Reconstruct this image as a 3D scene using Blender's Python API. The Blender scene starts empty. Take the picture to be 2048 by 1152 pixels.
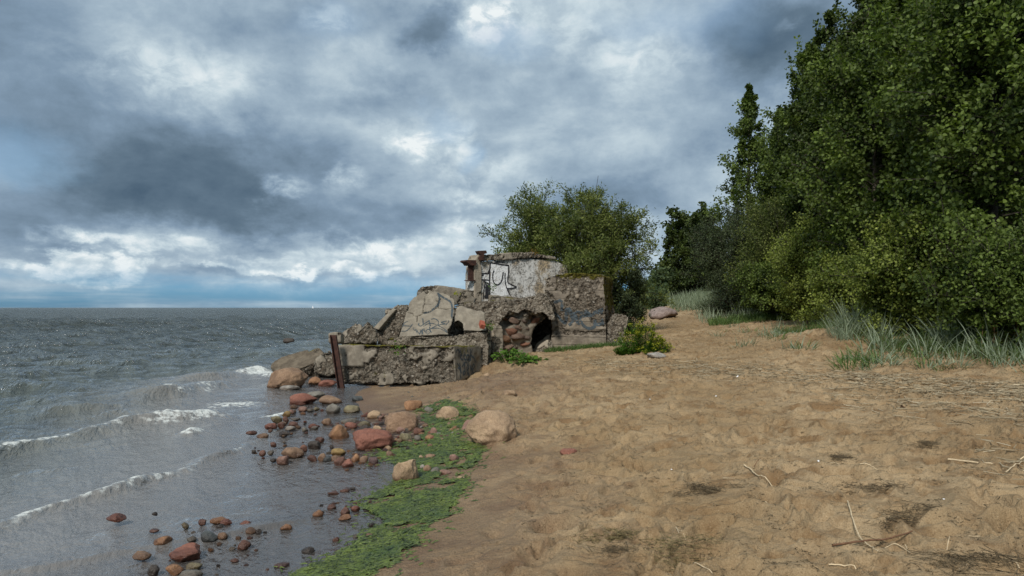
import bpy, bmesh, math, random
import numpy as np
from mathutils import Vector
from mathutils.bvhtree import BVHTree

random.seed(7)
SC = bpy.context.scene
COL = SC.collection
CAM_Z, F = 1.75, 1480.0           # eye height above the water, focal length in photo pixels
CX, HY = 1024.0, 615.0            # photo column of the view axis, photo row of the horizon

# ------------------------------------------------------------------ noise
def _h(ix, iy, iz, seed):
    n = (ix.astype(np.int64)*374761393 + iy.astype(np.int64)*668265263 + iz.astype(np.int64)*2147483647 + seed*1274126177) & 0xFFFFFFFF
    n = ((n ^ (n >> 13))*1274126177) & 0xFFFFFFFF
    n = ((n ^ (n >> 16))*2246822519) & 0xFFFFFFFF
    n = n ^ (n >> 15)
    return (n & 0xFFFFFF)/float(0xFFFFFF)

def vnoise(P, seed=0):
    P = np.asarray(P, float); i = np.floor(P).astype(np.int64); f = P-i
    u = f*f*f*(f*(f*6-15)+10)
    r = 0
    for dx in (0, 1):
        wx = u[:, 0] if dx else 1-u[:, 0]
        for dy in (0, 1):
            wy = u[:, 1] if dy else 1-u[:, 1]
            for dz in (0, 1):
                wz = u[:, 2] if dz else 1-u[:, 2]
                r = r + wx*wy*wz*_h(i[:, 0]+dx, i[:, 1]+dy, i[:, 2]+dz, seed)
    return r*2-1

def fbm(P, oct=4, seed=0, gain=.5):
    P = np.asarray(P, float); a = 1.0; s = 0; t = 0
    for k in range(oct):
        s = s + a*vnoise(P*(2.03**k)+k*17.3, seed+k); t += a; a *= gain
    return s/t

def worley(P, seed=0):
    P = np.asarray(P, float); i = np.floor(P).astype(np.int64)
    best = np.full(len(P), 9.0)
    for dx in (-1, 0, 1):
        for dy in (-1, 0, 1):
            for dz in (-1, 0, 1):
                c = i+np.array([dx, dy, dz])
                q = np.stack([c[:, k]+_h(c[:, 0], c[:, 1], c[:, 2], seed+11*k) for k in range(3)], 1)
                best = np.minimum(best, np.sum((P-q)**2, 1))
    return np.sqrt(best)

def sstep(a, b, x):
    t = np.clip((x-a)/(b-a), 0, 1); return t*t*(3-2*t)

def xyz(x, y, z=0.0):
    x = np.atleast_1d(np.asarray(x, float)); y = np.atleast_1d(np.asarray(y, float))
    return np.stack([x, y, np.zeros_like(x)+z], 1)

# ------------------------------------------------------------------ terrain
SH_Y = [0, 4.8, 5.05, 5.5, 6.06, 6.5, 6.9, 7.4, 8, 8.7, 10, 12, 14, 16.2, 17.6, 19, 21, 25, 40, 100, 400, 9000]
SH_X = [-1.6, -1.45, -1.28, -1.15, -1.09, -1.26, -1.24, -1.13, -1.15, -1.4, -1.75, -2.45, -3.0, -3.55, -4.1, -3.6, -2.4, -1.6, 0, 6, 40, 1500]
PR_D = [-400, -30, -8, -3, 0, .8, 1.4, 3, 4, 6, 9, 12, 16, 60, 400]
PR_Z = [-3, -1.6, -.62, -.22, 0, .085, .17, .36, .43, .58, .78, 1.05, 1.35, 2.2, 5]
def shore_d(x, y):
    return x-np.interp(y, SH_Y, SH_X)

def base_z(x, y):
    d = shore_d(x, y)
    z = np.interp(d, PR_D, PR_Z)
    land = sstep(.5, 4, d)
    z = z+land*np.clip((y-15)*.022, 0, .55)
    for cx, cy, h, sx, sy in ((11.4, 43, .75, 3.5, 6), (7.7, 17.0, .22, 1.3, 1.4), (6.2, 15.6, .12, 1.5, 1.0),
                              (9.2, 14.0, .2, 1.5, 1.2), (6.9, 36, .12, 2.0, 2.0), (5.0, 24.0, .12, 1.4, 2.0), (-1.25, 16.9, -.34, 1.4, 1.3)):
        z = z+h*np.exp(-((x-cx)/sx)**2-((y-cy)/sy)**2)
    return z

def dents(x, y, cell, seed, depth, prob):
    gx = np.floor(x/cell).astype(np.int64); gy = np.floor(y/cell).astype(np.int64)
    z = np.zeros_like(x)
    o = np.zeros_like(gx)
    for dx in (-1, 0, 1):
        for dy in (-1, 0, 1):
            ix, iy = gx+dx, gy+dy
            r = [_h(ix, iy, o+k, seed) for k in range(7)]
            px = (ix+.15+.7*r[0])*cell; py = (iy+.15+.7*r[1])*cell
            a = r[2]*6.283; c, s = np.cos(a), np.sin(a)
            ux = (x-px)*c+(y-py)*s; uy = -(x-px)*s+(y-py)*c
            L = cell*(.32+.25*r[3]); W = L*(.42+.4*r[4])
            q = np.sqrt((ux/L)**2+(uy/W)**2)
            on = (r[5] < prob)*depth*(.35+.65*r[6])
            z = z+on*(-(1-sstep(.2, 1.0, q))+.38*np.exp(-((q-1.12)/.26)**2))
    return z

def sand_z(x, y):
    x = np.atleast_1d(np.asarray(x, float)); y = np.atleast_1d(np.asarray(y, float))
    d = shore_d(x, y)
    z = base_z(x, y)
    m = sstep(.55, 1.9, d)*(1-sstep(60, 120, y))
    wx = x+.12*vnoise(xyz(x*3, y*3), 5); wy = y+.12*vnoise(xyz(x*3, y*3), 6)
    z = z+m*(.055*fbm(xyz(x*.75, y*.75), 2, 21)+.026*fbm(xyz(x*3.1, y*3.1), 3, 22))
    z = z+m*(dents(wx, wy, .46, 3, .10, .8)+dents(wx+9, wy+3, .28, 4, .074, .8)+dents(wx+4, wy+7, .15, 5, .036, .75))
    z = z+sstep(.2, 1.2, d)*.004*fbm(xyz(x*14, y*14), 2, 31)
    under = 1-sstep(-.25, .25, d)
    z = z+under*.014*fbm(xyz(x*5, y*5), 3, 41)
    return z

def sz(x, y):
    return float(sand_z(x, y)[0])

def W(px, py, Y):
    return Vector(((px-CX)/F*Y, Y, CAM_Z-(py-HY)/F*Y))

def G(px, py, water=True):
    """the point of the ground (or the water) that photo pixel shows"""
    Y = np.geomspace(3.0, 120, 1500)
    X = (px-CX)/F*Y; Z = CAM_Z-(py-HY)/F*Y
    g = base_z(X, Y)
    if water: g = np.maximum(g, 0)
    k = np.argmax(Z <= g) if np.any(Z <= g) else len(Y)-1
    return Vector((X[k], Y[k], g[k]))

# ------------------------------------------------------------------ object helpers
def tag(o, label=None, cat=None, group=None, kind=None):
    if label: o['label'] = label
    if cat: o['category'] = cat
    if group: o['group'] = group
    if kind: o['kind'] = kind
    return o

def link(name, me, mat=None, parent=None, loc=None):
    o = bpy.data.objects.new(name, me); COL.objects.link(o)
    if mat is not None:
        me.materials.clear(); me.materials.append(mat)
    if loc is not None: o.location = loc
    if parent is not None: o.parent = parent
    return o

def empty(name, loc, label, cat, group=None, rz=0.0):
    o = bpy.data.objects.new(name, None); COL.objects.link(o)
    o.location = loc; o.rotation_euler = (0, 0, rz); o.empty_display_size = .2
    return tag(o, label, cat, group)

def np_mesh(name, verts, faces, smooth=True, attrs=None):
    """faces: (M,k) int array"""
    me = bpy.data.meshes.new(name)
    verts = np.ascontiguousarray(verts, np.float32); faces = np.ascontiguousarray(faces, np.int32)
    M, k = faces.shape
    me.vertices.add(len(verts)); me.vertices.foreach_set('co', verts.ravel())
    me.loops.add(M*k); me.loops.foreach_set('vertex_index', faces.ravel())
    me.polygons.add(M); me.polygons.foreach_set('loop_start', np.arange(0, M*k, k, dtype=np.int32))
    me.update(calc_edges=True)
    if smooth: me.polygons.foreach_set('use_smooth', np.ones(M, bool))
    for nm, (dom, arr) in (attrs or {}).items():
        a = me.attributes.new(nm, 'FLOAT', dom); a.data.foreach_set('value', np.ascontiguousarray(arr, np.float32))
    return me

def grid_faces(nr, nc):
    i = np.arange(nr*nc).reshape(nr, nc)
    return np.stack([i[:-1, :-1].ravel(), i[:-1, 1:].ravel(), i[1:, 1:].ravel(), i[1:, :-1].ravel()], 1)

class MB:
    """collects tubes and quads into one mesh"""
    def __init__(s): s.v = []; s.f = []; s.n = 0
    def add(s, v, f):
        v = np.asarray(v, float); s.v.append(v); s.f.append(np.asarray(f, int)+s.n); s.n += len(v)
    def tubes(s, P, R, sides=5):
        P = np.asarray(P, float); R = np.asarray(R, float)
        M, n, _ = P.shape
        T = np.gradient(P, axis=1); T /= np.linalg.norm(T, axis=2, keepdims=True)+1e-9
        ref = np.where(np.abs(T[..., 2:3]) > .9, np.array([1., 0, 0]), np.array([0, 0, 1.]))
        A = np.cross(T, ref); A /= np.linalg.norm(A, axis=2, keepdims=True)+1e-9
        B = np.cross(T, A)
        an = np.arange(sides)/sides*2*math.pi
        V = P[:, :, None, :]+R[:, :, None, None]*(A[:, :, None, :]*np.cos(an)[None, None, :, None]+B[:, :, None, :]*np.sin(an)[None, None, :, None])
        idx = np.arange(M*n*sides).reshape(M, n, sides)
        nx = np.roll(idx, -1, axis=2)
        Fq = np.stack([idx[:, :-1], nx[:, :-1], nx[:, 1:], idx[:, 1:]], -1).reshape(-1, 4)
        s.add(V.reshape(-1, 3), Fq)
    def mesh(s, name, smooth=True):
        return np_mesh(name, np.concatenate(s.v), np.concatenate(s.f), smooth)

def box_mesh(name, verts8):
    """bottom ring of four, top ring of four"""
    me = bpy.data.meshes.new(name)
    me.from_pydata([tuple(v) for v in verts8], [], [(3, 2, 1, 0), (4, 5, 6, 7), (0, 1, 5, 4), (1, 2, 6, 5), (2, 3, 7, 6), (3, 0, 4, 7)])
    return me

def bevel_mesh(me, w, seg=2):
    bm = bmesh.new(); bm.from_mesh(me)
    bmesh.ops.bevel(bm, geom=bm.edges[:], offset=w, segments=seg, affect='EDGES', profile=.6)
    bm.to_mesh(me); bm.free(); return me

# ------------------------------------------------------------------ node helper
class N:
    def __init__(s, tree): s.t = tree; s.n = tree.nodes; s.l = tree.links
    def put(s, sock, v):
        if v is None: return
        if isinstance(v, bpy.types.NodeSocket): s.l.new(v, sock)
        else:
            if hasattr(sock.default_value, '__len__') and not hasattr(v, '__len__'): v = [v]*len(sock.default_value)
            if hasattr(v, '__len__') and len(sock.default_value) == 4 and len(v) == 3: v = (*v, 1)
            sock.default_value = v
    def node(s, typ, ins=None, out=0, **kw):
        n = s.n.new(typ)
        for k, v in kw.items(): setattr(n, k, v)
        for k, v in (ins or {}).items(): s.put(n.inputs[k], v)
        return n.outputs[out]
    def m(s, op, a, b=None, c=None, clamp=False):
        n = s.n.new('ShaderNodeMath'); n.operation = op; n.use_clamp = clamp
        s.put(n.inputs[0], a); s.put(n.inputs[1], b); s.put(n.inputs[2], c); return n.outputs[0]
    def v(s, op, a, b=None, sc=None):
        n = s.n.new('ShaderNodeVectorMath'); n.operation = op
        s.put(n.inputs[0], a); s.put(n.inputs[1], b)
        if sc is not None: s.put(n.inputs['Scale'], sc)
        return n.outputs['Value'] if op in ('LENGTH', 'DOT_PRODUCT', 'DISTANCE') else n.outputs[0]
    def mix(s, f, a, b, blend='MIX'):
        n = s.n.new('ShaderNodeMix'); n.data_type = 'RGBA'; n.blend_type = blend; n.clamp_factor = True
        s.put(n.inputs[0], f); s.put(n.inputs[6], a); s.put(n.inputs[7], b); return n.outputs[2]
    def noise(s, vec, scale, detail=4, rough=.55, dist=0, out=0, dims='3D'):
        return s.node('ShaderNodeTexNoise', {'Vector': vec, 'Scale': scale, 'Detail': detail, 'Roughness': rough, 'Distortion': dist}, out, noise_dimensions=dims)
    def vor(s, vec, scale, feature='F1', out='Distance', rnd=1.0):
        n = s.n.new('ShaderNodeTexVoronoi'); n.feature = feature
        s.put(n.inputs['Vector'], vec); s.put(n.inputs['Scale'], scale); s.put(n.inputs['Randomness'], rnd); return n.outputs[out]
    def ramp(s, f, stops, interp='LINEAR'):
        n = s.n.new('ShaderNodeValToRGB'); cr = n.color_ramp; cr.interpolation = interp
        while len(cr.elements) < len(stops): cr.elements.new(.5)
        for e, (p, c) in zip(cr.elements, stops):
            e.position = p; e.color = (*c, 1) if hasattr(c, '__len__') else (c, c, c, 1)
        s.put(n.inputs[0], f); return n.outputs[0]
    def rng(s, f, a, b, c=0.0, d=1.0, smooth=True):
        n = s.n.new('ShaderNodeMapRange'); n.interpolation_type = 'SMOOTHSTEP' if smooth else 'LINEAR'
        for k, x in enumerate((f, a, b, c, d)): s.put(n.inputs[k], x)
        return n.outputs[0]
    def attr(s, name, out='Fac'):
        n = s.n.new('ShaderNodeAttribute'); n.attribute_name = name; return n.outputs[out]
    def bump(s, h, strength=.5, dist=.02, nrm=None):
        return s.node('ShaderNodeBump', {'Height': h, 'Strength': strength, 'Distance': dist, 'Normal': nrm})
    def map(s, vec, scale=(1, 1, 1), rot=(0, 0, 0), loc=(0, 0, 0)):
        return s.node('ShaderNodeMapping', {'Vector': vec, 'Scale': scale, 'Rotation': rot, 'Location': loc})

def material(name):
    m = bpy.data.materials.new(name); m.use_nodes = True
    n = N(m.node_tree); n.n.clear()
    n.out = n.n.new('ShaderNodeOutputMaterial')
    return m, n

def principled(n, col, rough=.9, nrm=None, spec=.3, metal=0.0):
    b = n.n.new('ShaderNodeBsdfPrincipled')
    n.put(b.inputs['Base Color'], col); n.put(b.inputs['Roughness'], rough)
    n.put(b.inputs['Specular IOR Level'], spec); n.put(b.inputs['Metallic'], metal)
    if nrm is not None: n.put(b.inputs['Normal'], nrm)
    return b.outputs[0]

def finish(n, shader): n.l.new(shader, n.out.inputs['Surface'])

def objc(n): return n.node('ShaderNodeTexCoord', out='Object')
def posc(n): return n.node('ShaderNodeNewGeometry', out='Position')
# ------------------------------------------------------------------ materials
def plain(name, col, rough=.8, var=.25, scale=8, spec=.3, metal=0.0, bump=.2):
    m, n = material(name); p = objc(n)
    f = n.noise(p, scale, 5, .6)
    c = n.mix(n.rng(f, .3, .7), [k*(1-var) for k in col], [k*(1+var) for k in col])
    finish(n, principled(n, c, rough, n.bump(n.noise(p, scale*6, 3), bump, .01), spec, metal))
    return m

def mat_sand():
    m, n = material('beach sand'); p = posc(n)
    wet = n.attr('wet'); bed = n.attr('bed')
    big = n.noise(p, .55, 4, .6); mid = n.noise(p, 2.6, 5, .62); fine = n.noise(p, 24, 4, .7); grain = n.noise(p, 85, 4, .85)
    c = n.mix(n.rng(big, .35, .68), (.292, .202, .108), (.412, .300, .174))
    c = n.mix(n.rng(mid, .46, .70), c, (.225, .138, .066))
    c = n.mix(n.m('MULTIPLY', n.rng(fine, .52, .78), .5), c, (.23, .145, .075))
    c = n.mix(n.m('MULTIPLY', n.rng(grain, .50, .66), .72), c, (.15, .095, .052))
    c = n.mix(n.m('MULTIPLY', n.rng(grain, .42, .30), .6), c, (.64, .50, .33))
    w = n.m('ADD', wet, n.m('MULTIPLY', n.m('SUBTRACT', mid, .5), .9), clamp=True)
    w = n.m('MULTIPLY', w, n.rng(wet, 0, .15))
    wc = n.mix(n.rng(grain, .4, .62), (.215, .138, .088), (.105, .064, .044))
    c = n.mix(n.m('MULTIPLY', w, .92), c, wc)
    # stony bed under the shallows and in the wet cobble strip
    cell = n.vor(p, 11, out='Color'); dist = n.vor(p, 11)
    pc = n.ramp(n.m('ADD', n.node('ShaderNodeSeparateColor', {'Color': cell}), 0), [(0, (.05, .04, .035)), (.35, (.13, .075, .055)), (.6, (.20, .11, .08)), (.85, (.17, .14, .11)), (1, (.3, .22, .17))])
    pc = n.mix(n.rng(dist, .25, .6), pc, (.05, .035, .028))
    c = n.mix(bed, c, pc)
    lump = n.noise(p, 8.5, 5, .66)
    h = n.m('ADD', n.m('MULTIPLY', lump, 1.7), n.m('ADD', n.m('MULTIPLY', fine, .9), n.m('MULTIPLY', grain, .40)))
    c = n.mix(n.m('MULTIPLY', n.rng(lump, .54, .70), .45), c, (.20, .125, .062))
    b = n.bump(h, .8, .035)
    b = n.bump(n.m('MULTIPLY', dist, n.m('MULTIPLY', bed, -1)), .6, .04, b)
    finish(n, principled(n, c, n.m('SUBTRACT', .95, n.m('MULTIPLY', w, .35)), b, .25))
    return m

def mat_sea():
    m, n = material('sea water'); p = posc(n)
    dep = n.attr('depth'); foam = n.attr('foam')
    rx = n.map(p, (1.0, 1.0, 1.0), (0, 0, math.radians(-22)))
    a = n.noise(n.map(rx, (1.5, .55, 1)), 1.0, 6, .62, .4)
    b_ = n.noise(n.map(rx, (5.2, 2.1, 1)), 1.0, 5, .6, .3)
    c_ = n.noise(n.map(rx, (17, 9, 1)), 1.0, 4, .6)
    far = n.noise(n.map(rx, (.34, .12, 1)), 1.0, 5, .6, .3)
    off = n.rng(dep, .02, .9)
    y = n.node('ShaderNodeSeparateXYZ', {'Vector': p}, 1)
    d1 = n.rng(y, 6, 60, 1, 3.0, False)
    d2 = n.rng(y, 14, 55, 1, .15, False)
    h = n.m('ADD', n.m('MULTIPLY', a, n.m('ADD', n.m('MULTIPLY', off, .38), .05)), n.m('ADD', n.m('MULTIPLY', b_, n.m('ADD', n.m('MULTIPLY', off, .075), .055)), n.m('MULTIPLY', c_, n.m('MULTIPLY', d2, .022))))
    h = n.m('MULTIPLY', h, d1)
    h = n.m('ADD', h, n.m('MULTIPLY', far, n.m('MULTIPLY', off, n.rng(y, 12, 120, .1, 2.0, False))))
    nb = n.bump(h, 1.0, 1.0)
    fres = n.node('ShaderNodeFresnel', {'IOR': 1.55, 'Normal': nb})
    fres = n.m('MULTIPLY', fres, n.rng(y, 8, 70, 1.0, .80, False))
    gl = n.node('ShaderNodeBsdfGlossy', {'Color': (.93, .96, 1), 'Roughness': n.rng(y, 5, 200, .07, .22, False), 'Normal': nb})
    body = n.node('ShaderNodeBsdfDiffuse', {'Color': n.mix(n.rng(dep, .02, .5), (.31, .285, .265), n.mix(n.rng(a, .35, .65), (.052, .060, .048), (.10, .113, .098))), 'Normal': nb})
    tr = n.node('ShaderNodeBsdfTransparent', {'Color': n.mix(n.rng(dep, 0, .28), (.93, .90, .86), (.52, .40, .29))})
    op = n.rng(dep, .0, .30, .22, 1.0)
    under = n.node('ShaderNodeMixShader', {0: op, 1: tr, 2: body})
    s = n.node('ShaderNodeMixShader', {0: fres, 1: under, 2: gl})
    # foam on breaking crests and whitecaps farther out
    fz = n.noise(p, 13, 5, .7); fv = n.vor(n.v('ADD', p, n.v('SCALE', n.noise(p, 6, 2, out=1), None, .15)), 9)
    fm = n.rng(n.m('SUBTRACT', n.m('ADD', n.m('MULTIPLY', fz, .8), n.m('MULTIPLY', fv, .45)), n.m('MULTIPLY', foam, .52)), .50, .24)
    fm = n.m('MULTIPLY', fm, n.rng(foam, .08, .4))
    cap = n.noise(n.map(rx, (.16, .035, 1)), 1.0, 6, .72, .6)
    capf = n.m('MULTIPLY', n.rng(cap, .675, .73), n.rng(y, 20, 60, 0, .55))
    fm = n.m('ADD', fm, capf, clamp=True)
    fs = n.node('ShaderNodeBsdfDiffuse', {'Color': (.66, .68, .65), 'Normal': n.bump(fz, .8, .06)})
    s = n.node('ShaderNodeMixShader', {0: n.m('MULTIPLY', fm, .92), 1: s, 2: fs})
    finish(n, s)
    return m

def mat_concrete(name, skin=(.345, .30, .235), skin2=(.235, .20, .155), boards=False, plates=False):
    m, n = material(name); p = objc(n)
    agg = n.attr('agg'); moss = n.attr('moss'); crack = n.attr('crack')
    big = n.noise(p, 1.6, 5, .6); mid = n.noise(p, 6, 5, .65); fine = n.noise(p, 45, 4, .7)
    c = n.mix(n.rng(mid, .35, .68), skin2, skin)
    c = n.mix(n.m('MULTIPLY', n.rng(fine, .55, .75), .5), c, [k*.55 for k in skin2])
    c = n.mix(n.m('MULTIPLY', n.rng(fine, .36, .25), .45), c, [min(.6, k*1.5) for k in skin])
    wv = n.v('ADD', p, n.v('SCALE', n.noise(p, 11, 4, .7, out=1), None, .085))
    dist = n.vor(wv, 19); cell = n.vor(wv, 19, out='Color')
    sep = n.node('ShaderNodeSeparateColor', {'Color': cell})
    pc = n.ramp(sep, [(0, (.06, .048, .036)), (.3, (.14, .11, .08)), (.55, (.20, .165, .125)), (.8, (.26, .22, .17)), (.95, (.38, .335, .27)), (1, (.46, .42, .36))])
    pc = n.mix(n.m('MULTIPLY', n.rng(dist, .36, .70), .85), pc, (.065, .052, .038))
    pc = n.mix(n.m('MULTIPLY', n.rng(mid, .42, .54), .85), pc, n.mix(n.rng(fine, .38, .6), [k*.95 for k in skin], [k*.72 for k in skin2]))
    pit = n.m('ADD', n.m('MULTIPLY', n.noise(p, 12, 5, .68), .7), n.m('MULTIPLY', n.noise(p, 4.2, 3, .6), .3))
    pc = n.mix(n.m('MULTIPLY', n.rng(pit, .515, .60), .9), pc, (.030, .025, .018))
    am = n.rng(n.m('ADD', agg, n.m('MULTIPLY', n.m('SUBTRACT', fine, .5), .5)), .35, .62)
    c = n.mix(am, c, pc)
    st = n.m('MULTIPLY', n.rng(big, .52, .70), .5)
    c = n.mix(st, c, n.mix(.5, c, (.045, .04, .028), 'MIX'))
    c = n.mix(n.rng(n.m('ADD', moss, n.m('MULTIPLY', n.m('SUBTRACT', mid, .5), .8)), .42, .62), c, n.mix(n.rng(fine, .4, .6), (.034, .034, .008), (.150, .128, .018)))
    c = n.mix(n.m('MULTIPLY', crack, .9), c, (.03, .025, .02))
    h = n.m('ADD', n.m('MULTIPLY', n.m('MULTIPLY', n.m('ADD', dist, n.m('MULTIPLY', pit, 1.6)), am), -1.1), n.m('MULTIPLY', fine, .25))
    if boards:
        z = n.node('ShaderNodeSeparateXYZ', {'Vector': p}, 2)
        fr = n.m('FRACT', n.m('MULTIPLY', n.m('ADD', z, n.m('MULTIPLY', mid, .02)), 4.6))
        line = n.rng(n.m('ABSOLUTE', n.m('SUBTRACT', fr, .5)), .0, .05, 1, 0)
        h = n.m('SUBTRACT', h, n.m('MULTIPLY', line, .5))
        c = n.mix(n.m('MULTIPLY', n.m('MULTIPLY', line, .6), n.m('SUBTRACT', 1, am)), c, (.06, .05, .04))
    finish(n, principled(n, c, .93, n.bump(h, .9, .045), .2))
    return m

def mat_plaster():
    m, n = material('weathered white plaster'); p = objc(n)
    a = n.noise(p, 3.2, 6, .68); b = n.noise(p, 17, 5, .7); f = n.noise(p, 60, 3, .7); d = n.noise(p, 1.6, 4, .6)
    drip = n.noise(n.map(p, (13, 13, 1.6)), 1, 4, .6)
    c = n.mix(n.rng(a, .3, .62), (.72, .71, .68), (.50, .48, .44))
    c = n.mix(n.m('MULTIPLY', n.rng(d, .46, .62), .8), c, (.46, .33, .17))
    c = n.mix(n.m('MULTIPLY', n.rng(n.m('ADD', n.m('MULTIPLY', b, .65), n.m('MULTIPLY', a, .35)), .48, .56), .85), c, (.12, .115, .105))
    c = n.mix(n.m('MULTIPLY', n.rng(drip, .55, .72), .55), c, (.13, .12, .105))
    c = n.mix(n.m('MULTIPLY', n.rng(f, .58, .72), .6), c, (.09, .085, .08))
    finish(n, principled(n, c, .9, n.bump(n.m('ADD', b, f), .5, .02), .2))
    return m

def mat_rock(name, wetlow=False):
    m, n = material(name); p = objc(n)
    oi = n.n.new('ShaderNodeObjectInfo'); col = oi.outputs['Color']
    q = n.v('ADD', p, n.v('SCALE', n.node('ShaderNodeCombineXYZ', {0: oi.outputs['Random'], 1: oi.outputs['Random'], 2: .3}), None, 40))
    a = n.noise(q, 5, 5, .62, .5); b = n.noise(q, 28, 4, .7); sp = n.vor(q, 70); g = n.noise(q, 110, 3, .75)
    c = n.mix(n.rng(a, .35, .68), n.mix(1, col, (.74, .70, .68), 'MULTIPLY'), n.mix(1, col, (1.18, 1.16, 1.12), 'MULTIPLY'))
    c = n.mix(n.m('MULTIPLY', n.rng(b, .52, .7), .5), c, n.mix(1, col, (.45, .42, .4), 'MULTIPLY'))
    c = n.mix(n.m('MULTIPLY', n.rng(g, .53, .64), .7), c, n.mix(1, col, (.30, .28, .28), 'MULTIPLY'))
    c = n.mix(n.m('MULTIPLY', n.rng(g, .40, .30), .45), c, n.mix(.35, n.mix(1, col, (1.5, 1.5, 1.5), 'MULTIPLY'), (.5, .45, .4)))
    z = n.node('ShaderNodeSeparateXYZ', {'Vector': posc(n)}, 2)
    wet = n.rng(n.m('ADD', z, n.m('MULTIPLY', n.m('SUBTRACT', a, .5), .06)), .085, .02)
    c = n.mix(wet, c, n.mix(1, c, (.50, .44, .40), 'MULTIPLY'))
    h = n.m('ADD', n.m('MULTIPLY', a, 1.2), n.m('ADD', n.m('MULTIPLY', b, .4), n.m('MULTIPLY', g, .14)))
    finish(n, principled(n, c, n.m('SUBTRACT', .9, n.m('MULTIPLY', wet, .5)), n.bump(h, .8, .035), .35))
    return m

def mat_leaf(name, dark, light, trans=.35, gloss=.4):
    m, n = material(name)
    t = n.attr('tint')
    c = n.mix(t, dark, light)
    c = n.mix(n.rng(t, .93, 1.0), c, [min(1, light[0]*1.45), light[1]*1.4, light[2]*1.5])  # top of the tint range: leaf highlights painted as a brighter colour
    pb = principled(n, c, gloss+.1, None, .2)
    tl = n.node('ShaderNodeBsdfTranslucent', {'Color': n.mix(1, c, (1.1, 1.25, .5), 'MULTIPLY')})
    finish(n, n.node('ShaderNodeMixShader', {0: trans, 1: pb, 2: tl}))
    return m

def mat_rust():
    m, n = material('rusted steel'); p = objc(n)
    a = n.noise(p, 9, 5, .65); b = n.noise(p, 50, 4, .7)
    c = n.mix(n.rng(a, .35, .65), (.035, .018, .015), (.075, .034, .025))
    c = n.mix(n.m('MULTIPLY', n.rng(b, .55, .7), .7), c, (.12, .055, .03))
    finish(n, principled(n, c, .85, n.bump(n.m('ADD', a, b), .6, .01), .3))
    return m

def mat_algae():
    m, n = material('green algae'); p = posc(n)
    s = n.v('ADD', p, n.v('SCALE', n.noise(p, 4, 3, out=1), None, .25))
    a = n.noise(n.map(s, (7, 16, 9)), 1, 5, .7); b = n.noise(p, 1.6, 3); f = n.noise(n.map(s, (40, 110, 60)), 1, 3, .7); w = n.noise(p, 3.2, 4, .7)
    c = n.mix(n.rng(a, .36, .62), (.024, .042, .010), (.112, .155, .024))
    c = n.mix(n.m('MULTIPLY', n.rng(f, .5, .68), .6), c, (.16, .21, .035))
    c = n.mix(n.m('MULTIPLY', n.rng(b, .5, .65), .5), c, (.028, .060, .016))
    c = n.mix(n.m('MULTIPLY', n.rng(w, .66, .74), .6), c, (.40, .42, .24))
    finish(n, principled(n, c, .42, n.bump(n.m('ADD', a, n.m('MULTIPLY', f, .5)), .8, .03), .5))
    return m

M = {}
M['sand'] = mat_sand(); M['sea'] = mat_sea()
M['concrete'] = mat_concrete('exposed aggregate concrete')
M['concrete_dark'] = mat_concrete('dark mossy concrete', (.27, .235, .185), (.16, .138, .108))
M['concrete_board'] = mat_concrete('board marked concrete', (.31, .265, .205), (.20, .17, .132), True)
M['concrete_dark_board'] = mat_concrete('darkened board marked concrete', (.255, .215, .165), (.15, .125, .098), True)
M['concrete_brown'] = mat_concrete('wet brown concrete', (.165, .135, .098), (.09, .072, .052))
M['concrete_slab'] = mat_concrete('smooth cast concrete', (.285, .25, .195), (.19, .165, .13))
M['plaster'] = mat_plaster(); M['rock'] = mat_rock('granite stone'); M['rust'] = mat_rust(); M['algae'] = mat_algae()
M['bark'] = plain('grey bark', (.085, .072, .056), .9, .4, 14)
M['bark_dark'] = plain('dark bark', (.04, .034, .027), .9, .4, 14)
def worn_paint(name, col, scale, lo, hi):
    m, n = material(name); p = objc(n)
    f = n.m('ADD', n.m('MULTIPLY', n.noise(p, scale, 5, .7), .65), n.m('MULTIPLY', n.noise(p, scale*.22, 3, .6), .35))
    d = principled(n, n.mix(n.noise(p, 20, 3), [k*.75 for k in col], [min(1, k*1.3) for k in col]), .85, None, .2)
    finish(n, n.node('ShaderNodeMixShader', {0: n.rng(f, lo, hi), 1: d, 2: n.node('ShaderNodeBsdfTransparent')})); return m
M['paint_black'] = plain('black spray paint', (.022, .022, .026), .7, .5, 30)
M['paint_white'] = worn_paint('worn white paint', (.76, .76, .75), 26, .50, .58)
M['paint_teal'] = worn_paint('faded blue grey spray paint', (.060, .076, .086), 30, .50, .60)
M['brick'] = plain('red brick', (.30, .085, .05), .9, .3, 25)
M['white'] = plain('white sailcloth', (.85, .87, .9), .7, .02, 3)
M['hull'] = plain('painted hull', (.75, .77, .8), .5, .05, 3)
M['twig'] = plain('bleached driftwood', (.52, .41, .26), .85, .25, 25)
M['twig_brown'] = plain('brown driftwood', (.15, .08, .045), .9, .3, 25)
M['shell'] = plain('white shell', (.82, .80, .76), .5, .08, 30)
M['weed'] = plain('dried seaweed', (.15, .112, .065), .9, .6, 30, bump=.8)
M['weed_pale'] = plain('pale dried seaweed', (.24, .19, .09), .9, .6, 40, bump=.9)
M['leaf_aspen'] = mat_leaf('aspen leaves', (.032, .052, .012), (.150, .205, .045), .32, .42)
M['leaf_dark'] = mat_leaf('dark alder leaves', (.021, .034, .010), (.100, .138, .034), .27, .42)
M['leaf_willow'] = mat_leaf('willow leaves', (.056, .080, .022), (.215, .245, .070), .35, .45)
M['leaf_sallow'] = mat_leaf('grey sallow leaves', (.024, .038, .020), (.100, .128, .060), .28, .45)
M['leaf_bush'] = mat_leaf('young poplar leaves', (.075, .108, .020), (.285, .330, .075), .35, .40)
M['leaf_weed'] = mat_leaf('fresh green leaves', (.040, .090, .012), (.120, .220, .030), .35, .45)
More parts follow.
